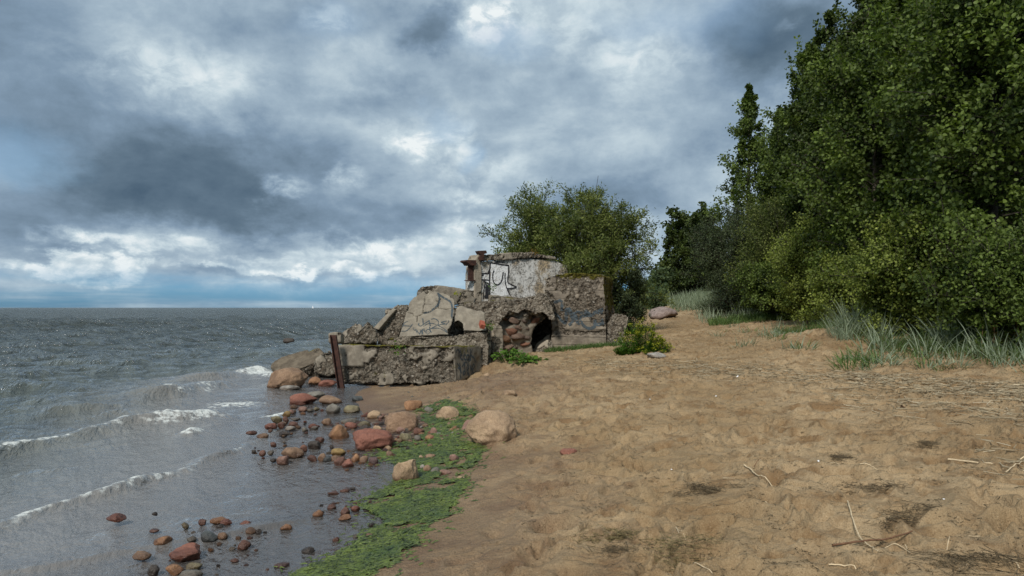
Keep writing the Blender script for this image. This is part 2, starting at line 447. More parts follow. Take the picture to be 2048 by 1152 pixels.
M['leaf_flower'] = mat_leaf('yellow green bracts', (.16, .18, .015), (.34, .33, .03), .3, .6)
M['leaf_brown'] = mat_leaf('withered leaves', (.09, .045, .012), (.26, .15, .035), .3, .7)
M['grass_blue'] = mat_leaf('blue green dune grass', (.085, .118, .070), (.33, .385, .27), .25, .5)
M['grass_green'] = mat_leaf('green dune grass', (.045, .085, .025), (.15, .22, .07), .3, .5)
M['litter'] = mat_leaf('dry reed straw', (.13, .095, .055), (.58, .49, .33), .05, .8)
M['far_leaf'] = mat_leaf('distant foliage', (.040, .065, .030), (.11, .15, .07), .3, .7)
# ------------------------------------------------------------------ beach and sea
def build_sand():
    ys = np.concatenate([np.linspace(.6, 3.2, 20, endpoint=False), np.geomspace(3.2, 30, 620, endpoint=False), np.geomspace(30, 6000, 200)])
    u = np.linspace(-1, 1, 760)
    s = .15+u*.85+.35*np.sign(u)*np.abs(u)**5
    X = s[None, :]*(ys[:, None]+.6); Y = np.repeat(ys[:, None], len(s), 1)
    x, y = X.ravel(), Y.ravel()
    z = sand_z(x, y)
    d = shore_d(x, y)
    dj = d+.25*fbm(xyz(x*1.1, y*1.1), 3, 71); wet = np.maximum(1-sstep(.15, 1.15, dj), .62*(1-sstep(.9, 2.5, dj+.3*fbm(xyz(x*2.6, y*2.6), 3, 72))))*sstep(-.4, -.1, d)
    wet = np.maximum(wet, .75*np.exp(-((x+.3)/1.4)**2-((y-14.0)/3.5)**2))*(1-sstep(20, 24, y))
    # cobbles: bed of the shallows and the strip of stones at the water's edge
    bed = (1-sstep(-.12, .12, d))
    bed = np.maximum(bed, np.exp(-((x+1.75)/.75)**2-((y-10.2)/2.1)**2)*1.2*(vnoise(xyz(x*4, y*4), 9) > -.45))
    bed = np.clip(bed, 0, 1)*(1-sstep(17, 20, y))
    return tag(link('sand', np_mesh('sand', np.stack([x, y, z], 1), grid_faces(len(ys), len(s)), True,
               {'wet': ('POINT', wet), 'bed': ('POINT', bed)}), M['sand']), kind='structure')

CRESTS = [  # photo pixels of each crest line, height, back width, front width, foam strength, foam start..end along the line
    ([(-260, 958), (0, 893), (120, 872), (250, 850), (410, 832), (480, 822)], .125, .42, .13, .80, -9, 9),
    ([(-200, 1110), (0, 1035), (150, 990), (300, 950), (400, 918), (470, 896), (560, 868)], .065, .26, .08, .46, -9, 9),
    ([(60, 825), (240, 812), (300, 800), (370, 788), (450, 772), (500, 768)], .15, .5, .15, .7, .5, .8),
    ([(330, 770), (430, 762), (500, 746), (560, 744)], .14, .4, .16, .75, .66, 1.0),
    ([(-80, 748), (60, 738), (180, 736), (300, 742)], .20, .7, .3, .0, 0, 1),
    ([(-120, 786), (0, 780), (90, 776), (180, 786)], .18, .6, .25, .0, 0, 1),
    ([(300, 690), (380, 680), (460, 690)], .18, .8, .4, .0, 0, 1),
    ([(250, 724), (330, 716), (430, 728)], .16, .6, .25, .0, 0, 1),
    ([(360, 865), (380, 862), (408, 852)], .07, .2, .1, .9, -9, 9),
    ([(-150, 1160), (0, 1133), (170, 1108), (300, 1086), (400, 1072), (560, 1046), (640, 1030)], .035, .22, .06, .08, -9, 9),
    ([(480, 840), (560, 826), (640, 812)], .03, .16, .06, .75, -9, 9),
]

def build_sea():
    ys = np.concatenate([np.geomspace(2.2, 26, 760, endpoint=False), np.geomspace(26, 120, 190, endpoint=False), np.geomspace(120, 9000, 60)])
    u = np.linspace(-1, 1, 640)
    s = -.55+u*.55+np.where(u < 0, -1.1*np.abs(u)**5, .25*u**5)
    X = s[None, :]*ys[:, None]; Y = np.repeat(ys[:, None], len(s), 1)
    x, y = X.ravel(), Y.ravel()
    d = shore_d(x, y)
    floor = np.interp(d, PR_D, PR_Z)
    dep = np.clip(-floor, 0, 3)
    off = sstep(0.0, .6, dep)
    z = np.zeros_like(x)
    rs = np.random.RandomState(3)
    # wind chop, running in towards the shore
    for k in range(46):
        lam = .35*(1.115**k); th = math.radians(-28+rs.normal(0, 24))
        kk = 2*math.pi/lam
        ph = kk*(math.cos(th)*x+math.sin(th)*y)+rs.rand()*6.28+1.3*vnoise(xyz(x/lam*.23, y/lam*.23), 200+k)
        amp = .0105*lam**.62*(.6+.8*rs.rand())*(1+.45*sstep(1.0, 3.0, lam))
        res = np.maximum(y*.0042, .02)
        amp = amp*np.clip(lam/(res*5)-.5, 0, 1)*(.10+.9*off)*(1.0 if lam < 9 else .6)
        w = .5+.5*np.sin(ph); z = z+amp*(w**1.6*2-.9)
    z = np.maximum(z*sstep(-.01, .10, dep), -.35*dep)
    foam = np.zeros_like(x)
    near = np.where(y < 40)[0]
    xn, yn = x[near], y[near]
    jit = .14*fbm(xyz(xn*.8, yn*.8), 3, 91)+.05*fbm(xyz(xn*3.5, yn*3.5), 3, 92); fw = .55+1.3*np.clip(.5+.9*fbm(xyz(xn*1.5, yn*1.5), 2, 94), 0, 1)
    zz = np.zeros_like(xn); ff = np.zeros_like(xn)
    for pts, A, wb, wf, fo, f0, f1 in CRESTS:
        P = [(W(px, py, CAM_Z*F/(py-HY)).x, CAM_Z*F/(py-HY)) for px, py in pts]
        P = np.array(P); seg = np.linalg.norm(np.diff(P, axis=0), axis=1); cum = np.concatenate([[0], np.cumsum(seg)]); tot = cum[-1]
        best = np.full(len(xn), 1e9); sd = np.zeros(len(xn)); tt = np.zeros(len(xn))
        for i in range(len(P)-1):
            a, b = P[i], P[i+1]; ab = b-a
            t = np.clip(((xn-a[0])*ab[0]+(yn-a[1])*ab[1])/(ab@ab), 0, 1)
            ex, ey = xn-(a[0]+t*ab[0]), yn-(a[1]+t*ab[1])
            q = ex*ex+ey*ey; m = q < best
            side = np.sign(ex*ab[1]-ey*ab[0])          # positive on the beach side
            best = np.where(m, q, best); sd = np.where(m, np.sqrt(q)*side, sd); tt = np.where(m, (cum[i]+t*seg[i])/tot, tt)
        sd = sd+jit
        taper = sstep(0, .10, tt)*(1-sstep(.86, 1, tt)) if len(P) > 3 else np.sin(np.clip(tt, 0, 1)*math.pi)
        var = .75+.35*vnoise(xyz(xn*1.6, yn*1.6), 93)
        prof = np.where(sd < 0, np.exp(-(sd/wb)**2), np.exp(-(sd/wf)**2))
        zz = zz+1.25*A*taper*var*prof
        if fo > 0:
            fm = np.where(sd > 0, np.exp(-(sd/(wf*fw))**2), .9*np.exp(-(sd/(wf*.6*fw))**2)+.34*np.exp(-(sd/(wb*fw))**2))*(.65+.6*vnoise(xyz(xn*2.3, yn*2.3), 97)).clip(.3, 1)
            fm = fm*(sstep(f0-.06, f0+.06, tt)*(1-sstep(f1-.06, f1+.06, tt)) if f0 > -1 else taper)
            ff = np.maximum(ff, fo*fm)
    # wash round the fallen slabs
    for px, py, r, st in ((525, 748, .55, 1.0), (548, 752, .3, .9), (635, 675, .3, .5), (470, 806, .5, .6), (400, 830, .3, .45)):
        c = W(px, py, CAM_Z*F/(py-HY)); q = ((xn-c.x)**2/(1.5*r*r)+(yn-c.y)**2/(r*r)); ff = np.maximum(ff, st*np.exp(-q)); zz = zz+.07*np.exp(-q*1.3)*st
    zz = zz+ff*.018*(.5+vnoise(xyz(xn*14, yn*14), 95))*(ff > .25)
    z[near] += zz; foam[near] = ff
    z = z+.004
    return tag(link('sea', np_mesh('sea', np.stack([x, y, z], 1), grid_faces(len(ys), len(s)), True,
               {'depth': ('POINT', dep), 'foam': ('POINT', foam)}), M['sea']), kind='structure')

# ------------------------------------------------------------------ sky, sun, camera
def build_world():
    w = bpy.data.worlds.new('World'); SC.world = w; w.use_nodes = True
    n = N(w.node_tree); n.n.clear()
    out = n.n.new('ShaderNodeOutputWorld')
    sky = n.n.new('ShaderNodeTexSky'); sky.sky_type = 'NISHITA'; sky.sun_disc = False
    sky.sun_elevation = SUN_EL; sky.sun_rotation = SUN_AZ; sky.air_density = 1.0; sky.dust_density = .6; sky.ozone_density = 2.5
    d = n.node('ShaderNodeTexCoord', out='Generated')
    sp = n.n.new('ShaderNodeSeparateXYZ'); n.l.new(d, sp.inputs[0])
    X, Y, Z = sp.outputs
    az = n.m('ARCTAN2', X, Y); el = n.m('ARCSINE', Z)
    e0 = n.node('ShaderNodeCombineXYZ', {0: az, 1: el, 2: 0.0})
    # cloud deck coordinates: flattening towards the horizon
    zz = n.m('ADD', n.m('MAXIMUM', Z, 0.0), .34)
    deck = n.node('ShaderNodeCombineXYZ', {0: n.m('DIVIDE', X, zz), 1: n.m('DIVIDE', Y, zz), 2: 0.0})
    w1 = n.noise(n.map(deck, (1, .8, 1)), 2.2, 7, .60, 0, 1)
    w2 = n.noise(n.map(e0, (1, 1.25, 1)), 9, 8, .64, 0, 1)
    wa = n.v('SCALE', n.v('SUBTRACT', w1, (.5, .5, .5)), None, .16)
    wb = n.v('SCALE', n.v('SUBTRACT', w2, (.5, .5, .5)), None, .085)
    e = n.v('ADD', n.v('ADD', e0, n.v('MULTIPLY', wa, (1, .75, 0))), n.v('MULTIPLY', wb, (1, .8, 0)))
    def blob(px, py, sx, sy, soft=1.0):
        A = math.atan((px-CX)/F); E = math.atan((HY-py)/F*math.cos(A))
        l = n.v('LENGTH', n.v('MULTIPLY', n.v('SUBTRACT', e, (A, E, 0)), (F*math.cos(A)/sx, F/sy, 0)))
        return n.rng(l, 1.35*soft, .15)
    f1 = n.noise(n.map(deck, (1, 1, 1), loc=(3.1, 1.7, 0)), 2.3, 8, .56, .2)
    f2 = n.noise(n.map(deck, (1, 1, 1), loc=(7.7, 2.2, 0)), 6.0, 7, .60, .3)
    f3 = n.noise(n.map(e0, (1, 1.35, 1)), 8, 9, .64, .2)
    B = n.m('ADD', .640, n.m('ADD', n.m('MULTIPLY', n.m('SUBTRACT', f1, .5), .54), n.m('MULTIPLY', n.m('SUBTRACT', f2, .5), .24)))
    B = n.m('ADD', B, n.m('MULTIPLY', n.m('SUBTRACT', f3, .5), .46))
    Bp = 0.0
    for px, py, sx, sy, wt in [
        (390, 335, 330, 105, -.38), (360, 405, 290, 45, -.16), (60, 90, 200, 170, -.21), (860, 75, 70, 45, -.30), (770, 185, 110, 36, -.14), (1000, 215, 120, 40, -.06),
        (1560, 60, 170, 85, -.36), (1330, 345, 170, 75, -.12), (750, 452, 220, 38, -.16), (30, 450, 110, 50, -.16), (560, 40, 260, 50, -.08), (1180, 190, 200, 120, -.02),
        (1200, 400, 200, 40, -.08), (1450, 250, 120, 110, -.06), (200, 505, 120, 12, -.08), (520, 545, 200, 12, -.10), (880, 545, 160, 14, -.08),
        (350, 140, 210, 62, .13), (975, 65, 62, 46, .34), (650, 50, 50, 24, .18), (1130, 60, 190, 80, .10), (825, 262, 60, 32, .30), (590, 383, 52, 34, .26), (905, 260, 40, 60, .16),
        (690, 345, 30, 40, .20), (960, 335, 110, 50, .12), (1290, 110, 100, 50, .10), (120, 470, 70, 20, .24), (320, 488, 170, 17, .17), (735, 486, 110, 26, .28), (560, 500, 90, 16, .12),
        (945, 405, 70, 28, .20), (955, 470, 70, 24, .22), (450, 522, 240, 12, .20), (680, 530, 170, 12, .18), (1315, 560, 60, 20, .34), (100, 525, 170, 13, .22), (880, 505, 90, 16, .16), (1600, 40, 40, 20, .16),
        (1290, 500, 60, 30, .08)]:
        if wt > 0: Bp = n.m('ADD', Bp, n.m('MULTIPLY', blob(px, py, sx, sy), wt*.92))
        else: B = n.m('ADD', B, n.m('MULTIPLY', blob(px, py, sx, sy), wt))
    puff = n.noise(n.map(e0, (1, 1.5, 1)), 26, 8, .60, .4)
    B = n.m('ADD', B, n.m('MULTIPLY', Bp, n.rng(puff, .36, .64, .25, 1.35)))
    cl = n.ramp(B, [(.10, (.058, .100, .150)), (.30, (.115, .172, .232)), (.48, (.205, .290, .385)), (.62, (.330, .428, .515)), (.76, (.52, .620, .675)), (.92, (.78, .83, .84))])
    cl = n.v('SCALE', cl, None, 1/SKY_K)
    # clear air in the gaps and along the horizon
    gap = 0.0
    for px, py, sx, sy, wt in [(25, 285, 80, 60, .55), (1010, 105, 90, 36, .45), (655, 50, 70, 34, .35), (1440, 20, 120, 60, .3), (1300, 590, 140, 34, .75), (880, 225, 50, 36, .3), (930, 300, 30, 40, .35), (1270, 30, 100, 40, .3)]:
        gap = n.m('ADD', gap, n.m('MULTIPLY', blob(px, py, sx, sy), wt))
    low = n.rng(n.m('ADD', el, n.m('MULTIPLY', n.m('SUBTRACT', f3, .5), .05)), .058, .012)
    strip = n.rng(n.noise(n.map(e0, (2.2, 26, 1), loc=(0, .4, 0)), 1.6, 5, .55), .42, .66)
    low = n.m('MULTIPLY', low, n.m('SUBTRACT', .92, n.m('MULTIPLY', strip, .70)))
    gap = n.m('ADD', gap, low, clamp=True)
    blue = n.v('MULTIPLY', sky.outputs[0], n.mix(n.rng(el, .16, .0), (.58, .80, .95), (.185, .44, .84)))
    blue = n.mix(n.rng(el, .02, .16, 0, .5), blue, [k/SKY_K for k in (.33, .46, .56)])
    col = n.mix(gap, cl, blue)
    bg = n.n.new('ShaderNodeBackground'); n.put(bg.inputs[0], col); bg.inputs[1].default_value = SKY_K
    n.l.new(bg.outputs[0], out.inputs[0])
    w.cycles.sampling_method = 'MANUAL'; w.cycles.sample_map_resolution = 512

SKY_K = .12
SUN_EL, SUN_AZ = math.radians(42), math.radians(202)     # behind the camera, to the left
def build_light_and_camera():
    L = bpy.data.lights.new('sun', 'SUN'); L.energy = 3.2; L.angle = math.radians(10); L.color = (1, .95, .87)
    o = bpy.data.objects.new('sun', L); COL.objects.link(o)
    dirn = Vector((math.sin(SUN_AZ)*math.cos(SUN_EL), math.cos(SUN_AZ)*math.cos(SUN_EL), math.sin(SUN_EL)))
    o.rotation_euler = (-dirn).to_track_quat('-Z', 'Y').to_euler(); o.location = (0, 0, 30)
    c = bpy.data.cameras.new('camera'); c.sensor_width = 36; c.lens = F/2048*36; c.shift_y = (HY-576)/2048
    c.clip_start = .05; c.clip_end = 20000
    co = bpy.data.objects.new('camera', c); COL.objects.link(co)
    co.location = (0, 0, CAM_Z); co.rotation_euler = (math.radians(90), 0, 0); SC.camera = co
    SC.view_settings.view_transform = 'Standard'; SC.view_settings.look = 'None'; SC.view_settings.exposure = .12; SC.view_settings.gamma = 1
    SC.render.resolution_x, SC.render.resolution_y = 1024, 576
    SC.cycles.max_bounces = 5; SC.cycles.diffuse_bounces = 3; SC.cycles.glossy_bounces = 3; SC.cycles.transmission_bounces = 3; SC.cycles.transparent_max_bounces = 6
    SC.cycles.use_adaptive_sampling = True; SC.cycles.adaptive_threshold = .012; SC.cycles.use_denoising = True; SC.cycles.denoising_prefilter = 'FAST'
    SC.cycles.caustics_reflective = False; SC.cycles.caustics_refractive = False; SC.cycles.sample_clamp_indirect = 4

build_world(); build_light_and_camera()
build_sand(); build_sea()
# ------------------------------------------------------------------ ruin: rough concrete pieces
def voxel(bm, size):
    me = bpy.data.meshes.new('tmp'); bm.to_mesh(me); bm.free()
    o = bpy.data.objects.new('tmp', me); COL.objects.link(o)
    md = o.modifiers.new('r', 'REMESH'); md.mode = 'VOXEL'; md.voxel_size = size; md.use_smooth_shade = True
    dg = bpy.context.evaluated_depsgraph_get(); dg.update()
    r = bpy.data.meshes.new_from_object(o.evaluated_get(dg))
    bpy.data.objects.remove(o); bpy.data.meshes.remove(me)
    return r

def prism_bm(front, back):
    bm = bmesh.new()
    a = [bm.verts.new(p) for p in front]; b = [bm.verts.new(p) for p in back]
    bm.faces.new(a); bm.faces.new(list(reversed(b)))
    k = len(a)
    for i in range(k):
        j = (i+1) % k; bm.faces.new((a[i], b[i], b[j], a[j]))
    bmesh.ops.recalc_face_normals(bm, faces=bm.faces[:])
    return bm

def seg_dist(P2, line):
    d = np.full(len(P2), 1e9)
    for a, b in zip(line[:-1], line[1:]):
        a = np.array(a); b = np.array(b); ab = b-a
        t = np.clip(((P2-a)@ab)/(ab@ab+1e-12), 0, 1)
        d = np.minimum(d, np.linalg.norm(P2-(a+t[:, None]*ab), axis=1))
    return d

def rough(name, bm, mat, vox=.03, amp=.035, agg=0.0, aggdepth=.035, peb=.05, moss=0.0, seed=1, parent=None, cracks=None, fn=None, chip=.06):
    """turn a block into weathered concrete: worn edges, exposed aggregate, moss on top; returns the object with its base as origin"""
    me = voxel(bm, vox)
    n = len(me.vertices); P = np.empty(n*3, np.float32); me.vertices.foreach_get('co', P); P = P.reshape(-1, 3).astype(float)
    Nn = np.empty(n*3, np.float32); me.vertices.foreach_get('normal', Nn); Nn = Nn.reshape(-1, 3).astype(float)
    q = P+seed*3.7
    a = .75*fbm(q*1.7, 3, seed)+.8*fbm(q*4.5, 4, seed+2, .58)+agg
    if fn is not None: a = a+fn(P, Nn)
    A = sstep(-.12, .12, a)
    wl = worley(q*np.array([15., 15., 15.]), seed)
    d = amp*fbm(q*1.1, 4, seed+5)-A*aggdepth+A*peb*(.55-wl)+.25*aggdepth*A*fbm(q*4, 3, seed+8)
    # worn corners: where the surface curves strongly the noise bites deeper
    d = d-chip*np.clip(fbm(q*2.6, 3, seed+9)-.15, 0, 1)*2+A*.045*fbm(q*6.5, 3, seed+10)
    d = d+.004*fbm(q*30, 2, seed+12)*(1-A)
    crk = np.zeros(n)
    if cracks:
        for o, u, v, lines, wd in cracks:
            o, u, v = np.array(o), np.array(u), np.array(v)
            R = P-o; P2 = np.stack([R@u, R@v], 1)+.012*np.stack([vnoise(q*14, 3), vnoise(q*14, 4)], 1)
            nn = np.cross(u, v); face = np.abs(Nn@nn) > .6
            for ln in lines:
                ds = seg_dist(P2, ln); c = (1-sstep(wd*.5, wd*1.5, ds))*face; crk = np.maximum(crk, c)
    d = d-crk*.035
    mo = moss+.55*np.clip(Nn[:, 2], 0, 1)*(moss > -.5)+.5*fbm(q*2.2, 3, seed+20)-.25
    P = P+Nn*d[:, None]
    base = np.array([P[:, 0].mean(), P[:, 1].mean(), P[:, 2].min()])
    if parent is not None: base = np.array(parent.location)
    me.vertices.foreach_set('co', (P-base).astype(np.float32).ravel())
    for nm, arr in (('agg', A), ('moss', np.clip(mo, 0, 1)), ('crack', crk)):
        at = me.attributes.new(nm, 'FLOAT', 'POINT'); at.data.foreach_set('value', arr.astype(np.float32))
    me.update()
    o = link(name, me, mat, parent)
    o.location = (0, 0, 0) if parent is not None else tuple(base)
    return o

def plane_pts(pts, P0, nrm):
    """photo outline dropped onto a real plane"""
    P0, nrm = Vector(P0), Vector(nrm).normalized(); C = Vector((0, 0, CAM_Z)); out = []
    for px, py in pts:
        d = Vector(((px-CX)/F, 1, -(py-HY)/F)); t = (P0-C).dot(nrm)/d.dot(nrm); out.append(C+d*t)
    return out

def slab(name, label, cat, pts, P0, nrm, thick, mat, group=None, ext=None, grow=1.0, **kw):
    f = plane_pts(pts, P0, nrm); nv = Vector(nrm).normalized()
    off = Vector(ext) if ext else -nv*thick
    c = sum(f, Vector())/len(f)
    b = [c+(p-c)*grow+off for p in f]
    o = rough(name, prism_bm(f, b), mat, **kw)
    return tag(o, label, cat, group)

def strokes(parent, name, lines, P0, nrm, mat, width, lift=.006, fill=None):
    """painted strokes: ribbons laid on the parent's own surface; lines are in photo pixels"""
    nv = Vector(nrm).normalized()
    dg = bpy.context.evaluated_depsgraph_get()
    loc = Vector(parent.location)+(Vector(parent.parent.location) if parent.parent else Vector())
    me = parent.data; bvh = BVHTree.FromPolygons([v.co+loc for v in me.vertices], [tuple(p.vertices) for p in me.polygons])
    V, Fc = [], []
    miss = set()
    def drop(p):
        h = bvh.ray_cast(p+nv*.6, -nv, 1.3)
        if h[0] is None: miss.add(tuple(round(c, 5) for c in p+nv*lift))
        return (h[0]+nv*lift if h[0] is not None else p+nv*lift)
    for L in lines:
        wd = width
        if isinstance(L, tuple): L, wd = L
        pts = plane_pts(L, P0, nrm)
        # catmull-rom resample
        res = []
        for i in range(len(pts)-1):
            p0, p1, p2, p3 = pts[max(i-1, 0)], pts[i], pts[i+1], pts[min(i+2, len(pts)-1)]
            k = max(2, int((p2-p1).length/.022))
            for s in range(k):
                t = s/k
                res.append(.5*((2*p1)+(p2-p0)*t+(2*p0-5*p1+4*p2-p3)*t*t+(3*p1-p0-3*p2+p3)*t**3))
        res.append(pts[-1])
        rows = []
        for i, p in enumerate(res):
            t = (res[min(i+1, len(res)-1)]-res[max(i-1, 0)]); t = t.normalized() if t.length > 1e-6 else Vector((1, 0, 0))
            sd = nv.cross(t).normalized(); w_ = wd*(.82+.36*random.random())
            rows.append([drop(p+sd*w_*k) for k in (-.5, -.17, .17, .5)])
        b = len(V)
        for r in rows: V += [tuple(x-loc) for x in r]
        for i in range(len(rows)-1):
            for k in range(3): Fc.append((b+i*4+k, b+i*4+k+1, b+i*4+k+5, b+i*4+k+4))
    for poly in (fill or []):
        pts = plane_pts(poly, P0, nrm)
        u = nv.cross(Vector((0, 0, 1))).normalized(); v = nv.cross(u)
        p2 = [((p-pts[0]).dot(u), (p-pts[0]).dot(v)) for p in pts]
        xs = np.arange(min(a for a, _ in p2), max(a for a, _ in p2), .025); ys = np.arange(min(b for _, b in p2), max(b for _, b in p2), .025)
        gx, gy = np.meshgrid(xs, ys); ins = inpoly(gx.ravel(), gy.ravel(), p2).reshape(gx.shape)
        idx = {}
        for i in range(len(ys)-1):
            for j in range(len(xs)-1):
                if ins[i, j] and ins[i+1, j] and ins[i, j+1] and ins[i+1, j+1]:
                    q = []
                    for ii, jj in ((i, j), (i, j+1), (i+1, j+1), (i+1, j)):
                        if (ii, jj) not in idx:
                            idx[(ii, jj)] = len(V); V.append(tuple(drop(pts[0]+u*xs[jj]+v*ys[ii])-loc))
                        q.append(idx[(ii, jj)])
                    Fc.append(tuple(q))
    D = [Vector(p).dot(nv) for p in V]
    Fc = [f for f in Fc if max(D[i] for i in f)-min(D[i] for i in f) < .07 and not any(tuple(round(c, 5) for c in Vector(V[i])+loc) in miss for i in f)]
    m = bpy.data.meshes.new(name); m.from_pydata(V, [], Fc)
    return link(name, m, mat, parent)

def inpoly(x, y, poly):
    r = np.zeros(len(x), bool); k = len(poly); j = k-1
    for i in range(k):
        xi, yi = poly[i]; xj, yj = poly[j]
        c = ((yi > y) != (yj > y)) & (x < (xj-xi)*(y-yi)/(yj-yi+1e-12)+xi)
        r ^= c; j = i
    return r

def zp(ox, oy, s, pts): return [(ox+a/s, oy+b/s) for a, b in pts]
Z1 = lambda pts: zp(520, 480, 3.716, pts)
Z2 = lambda pts: zp(900, 480, 4.115, pts)
ZS = lambda pts: zp(780, 570, 9.6, pts)
ZW = lambda pts: zp(920, 495, 9.309, pts)
ZK = lambda pts: zp(1080, 535, 6.226, pts)
ZE = lambda pts: zp(890, 680, 12.8, pts)

def build_ruin():
    # --- the long fallen block in front
    FL, FR, BR, BL = W(676, 772, 16.35), W(911, 768, 16.55), W(968, 742, 18.15), W(735, 740, 18.1)
    tFL, tFR, tBR, tBL = W(664, 688, 16.5), W(908, 691, 16.6), W(969, 691, 18.1), W(705, 690, 18.2)
    nE = (FR-BR).cross(Vector((0, 0, 1))).normalized(); nE = nE if nE.y < 0 or nE.x > 0 else -nE
    nE = Vector((BR.y-FR.y, -(BR.x-FR.x), 0)).normalized()
    def fnA(P, Nn):
        ends = np.clip(Nn@np.array(nE), 0, 1)
        top = np.clip(Nn[:, 2], 0, 1)
        left = (P[:, 0] < -3.3)*(P[:, 2] > .45)
        return -1.8*(ends > .75)-.55*top-.5*left
    a = rough('concrete_block', prism_bm([FL, FR, tFR, tFL], [BL, BR, tBR, tBL]), M['concrete_dark'], vox=.026, amp=.045, agg=.12, aggdepth=.07, peb=.07, moss=.42, seed=3, fn=fnA)
    tag(a, 'long mossy concrete block with a smooth grey end, fallen at the edge of the sand', 'concrete block')
    P0 = (FR+BR)/2
    T1 = [[(320, 330), (370, 250), (430, 330)], [(395, 240), (400, 420)], [(420, 400), (470, 400), (455, 355), (430, 420), (450, 500), (490, 495)], [(560, 380), (515, 400), (520, 490), (560, 510)],
          [(620, 390), (575, 400), (575, 500), (610, 500), (620, 395), (630, 560)], [(650, 215), (650, 540)], [(695, 230), (665, 385), (740, 480), (775, 590)], [(440, 250), (450, 330)], [(510, 250), (530, 360)], [(590, 240), (600, 340)]]
    T2 = [[(350, 590), (385, 700), (395, 860)], [(400, 585), (410, 860)], [(355, 720), (410, 740)], [(500, 600), (465, 650), (450, 690)], [(485, 600), (540, 570), (575, 590)], [(505, 610), (510, 880)],
          [(500, 790), (455, 820), (460, 890), (495, 870)], [(545, 680), (560, 900)], [(550, 790), (600, 720), (600, 660), (570, 660), (610, 900), (560, 830)], [(640, 640), (660, 800), (690, 900)], [(660, 720), (700, 760), (740, 680), (720, 620), (690, 700), (710, 830), (760, 850)],
          [(380, 870), (385, 990)], [(800, 690), (810, 740)], [(810, 790), (812, 830)]]
    strokes(a, 'graffiti_tag', [ZE(l) for l in T1+T2], P0, nE, M['paint_teal'], .042)
    # --- rusted channel at its left end
    up = W(667, 670, 16.2); dn = W(682, 768, 16.1)
    rp = empty('steel_post', (dn.x, dn.y, dn.z-.1), 'leaning rust brown steel channel post at the left end of the long block', 'steel post')
    ax = (up-dn).normalized(); sx = Vector((1, 0, 0)); sy = Vector((0, 1, 0)); B0 = dn-ax*.1
    for nm, (x0, x1, y0, y1) in (('web', (-.07, .07, .0, .018)), ('flange', (-.07, -.054, -.09, 0)), ('flange', (.054, .07, -.09, 0))):
        L = (up-B0).length
        c = [B0+sx*p+sy*q+ax*h-Vector(rp.location) for h in (0, L) for p, q in ((x0, y0), (x1, y0), (x1, y1), (x0, y1))]
        link(nm, bevel_mesh(box_mesh(nm, c), .004, 1), M['rust'], rp)
    slab('concrete_stub', 'small dark square concrete stub behind the top of the rusted post', 'concrete piece', Z1([(508, 690), (560, 683), (603, 688), (606, 765), (512, 765)]), (-4, 16.95, .9), (.1, -1, .1), .5, M['concrete_dark'],
         vox=.03, amp=.03, agg=-.1, seed=5)
    # --- tilted cast slab carrying the big tag
    nS = Vector((.03, -1, .62)); P0 = W(870, 672, 18.2)
    outl = ZS([(160, 1005), (345, 400), (370, 335), (450, 235), (540, 185), (640, 110), (720, 85), (880, 100), (1000, 140), (1190, 210), (1252, 310), (1248, 500), (1217, 650), (1195, 745), (1135, 850), (1110, 890), (1140, 955), (600, 975)])
    f = plane_pts(outl, P0, nS); nv = nS.normalized()
    o0 = f[0]; u = Vector((0, 0, 1)).cross(nv).normalized(); v = nv.cross(u)
    def loc2(pts): return [((p-o0).dot(u), (p-o0).dot(v)) for p in plane_pts(ZS(pts), P0, nS)]
    cr = [loc2(l) for l in ([(670, 215), (670, 330), (640, 400), (625, 540), (605, 570), (520, 600), (475, 590), (420, 545), (340, 525)], [(620, 545), (760, 520), (850, 460), (920, 440), (1020, 460), (1080, 470), (1130, 455), (1248, 458)],
                            [(920, 440), (935, 320), (985, 225)], [(520, 600), (515, 700)], [(660, 360), (780, 360)], [(890, 290), (940, 330)])]
    def fnB(P, Nn):
        front = Nn@np.array(nv) > .72
        return np.where(front, -1.55+.9*(P[:, 2] > 2.0), .75)
    bk = [p-nv*.62+(p-sum(f, Vector())/len(f))*.06+Vector((-.12, 0, -.1)) for p in f]
    b = rough('concrete_slab', prism_bm(f, bk), M['concrete_slab'], vox=.022, amp=.03, agg=.1, moss=-.25, seed=11, cracks=[(o0, u, v, cr, .0085)], fn=fnB)
    tag(b, 'large tilted cracked slab face with looping blue grey tag above the long block', 'concrete slab')
    t = [[(630, 640), (635, 745)], [(560, 735), (545, 765), (590, 785), (660, 740), (760, 680)], [(640, 790), (760, 735), (900, 760)], [(750, 690), (775, 790)], [(790, 660), (860, 650), (930, 700), (910, 765), (800, 830), (760, 850)],
         [(800, 835), (920, 830), (1010, 860), (1130, 935)], [(910, 770), (1020, 830), (1120, 910)], [(920, 770), (1060, 745), (980, 720), (1130, 690), (1070, 770)],
         [(460, 815), (445, 845), (475, 865), (510, 850)], [(500, 870), (530, 945)], [(520, 870), (570, 945), (590, 860), (620, 950), (600, 860)], [(600, 900), (650, 850), (620, 850), (630, 930), (660, 940)],
         [(650, 830), (665, 900)], [(700, 860), (690, 910), (730, 940), (770, 900), (750, 850), (710, 860)], [(720, 900), (740, 900)], [(760, 800), (770, 870), (800, 910)],
         [(190, 880), (240, 800), (280, 720), (350, 700)], [(200, 880), (330, 870), (440, 740)], [(270, 780), (420, 790)]]
    big = [[(920, 150), (950, 250), (920, 380), (850, 450), (760, 520), (640, 540)], [(930, 170), (1060, 250), (1160, 330), (1195, 450), (1185, 600), (1205, 640)]]
    strokes(b, 'graffiti_tag', [ZS(l) for l in t]+[(ZS(l), .05) for l in big], P0, nS, M['paint_teal'], .024)
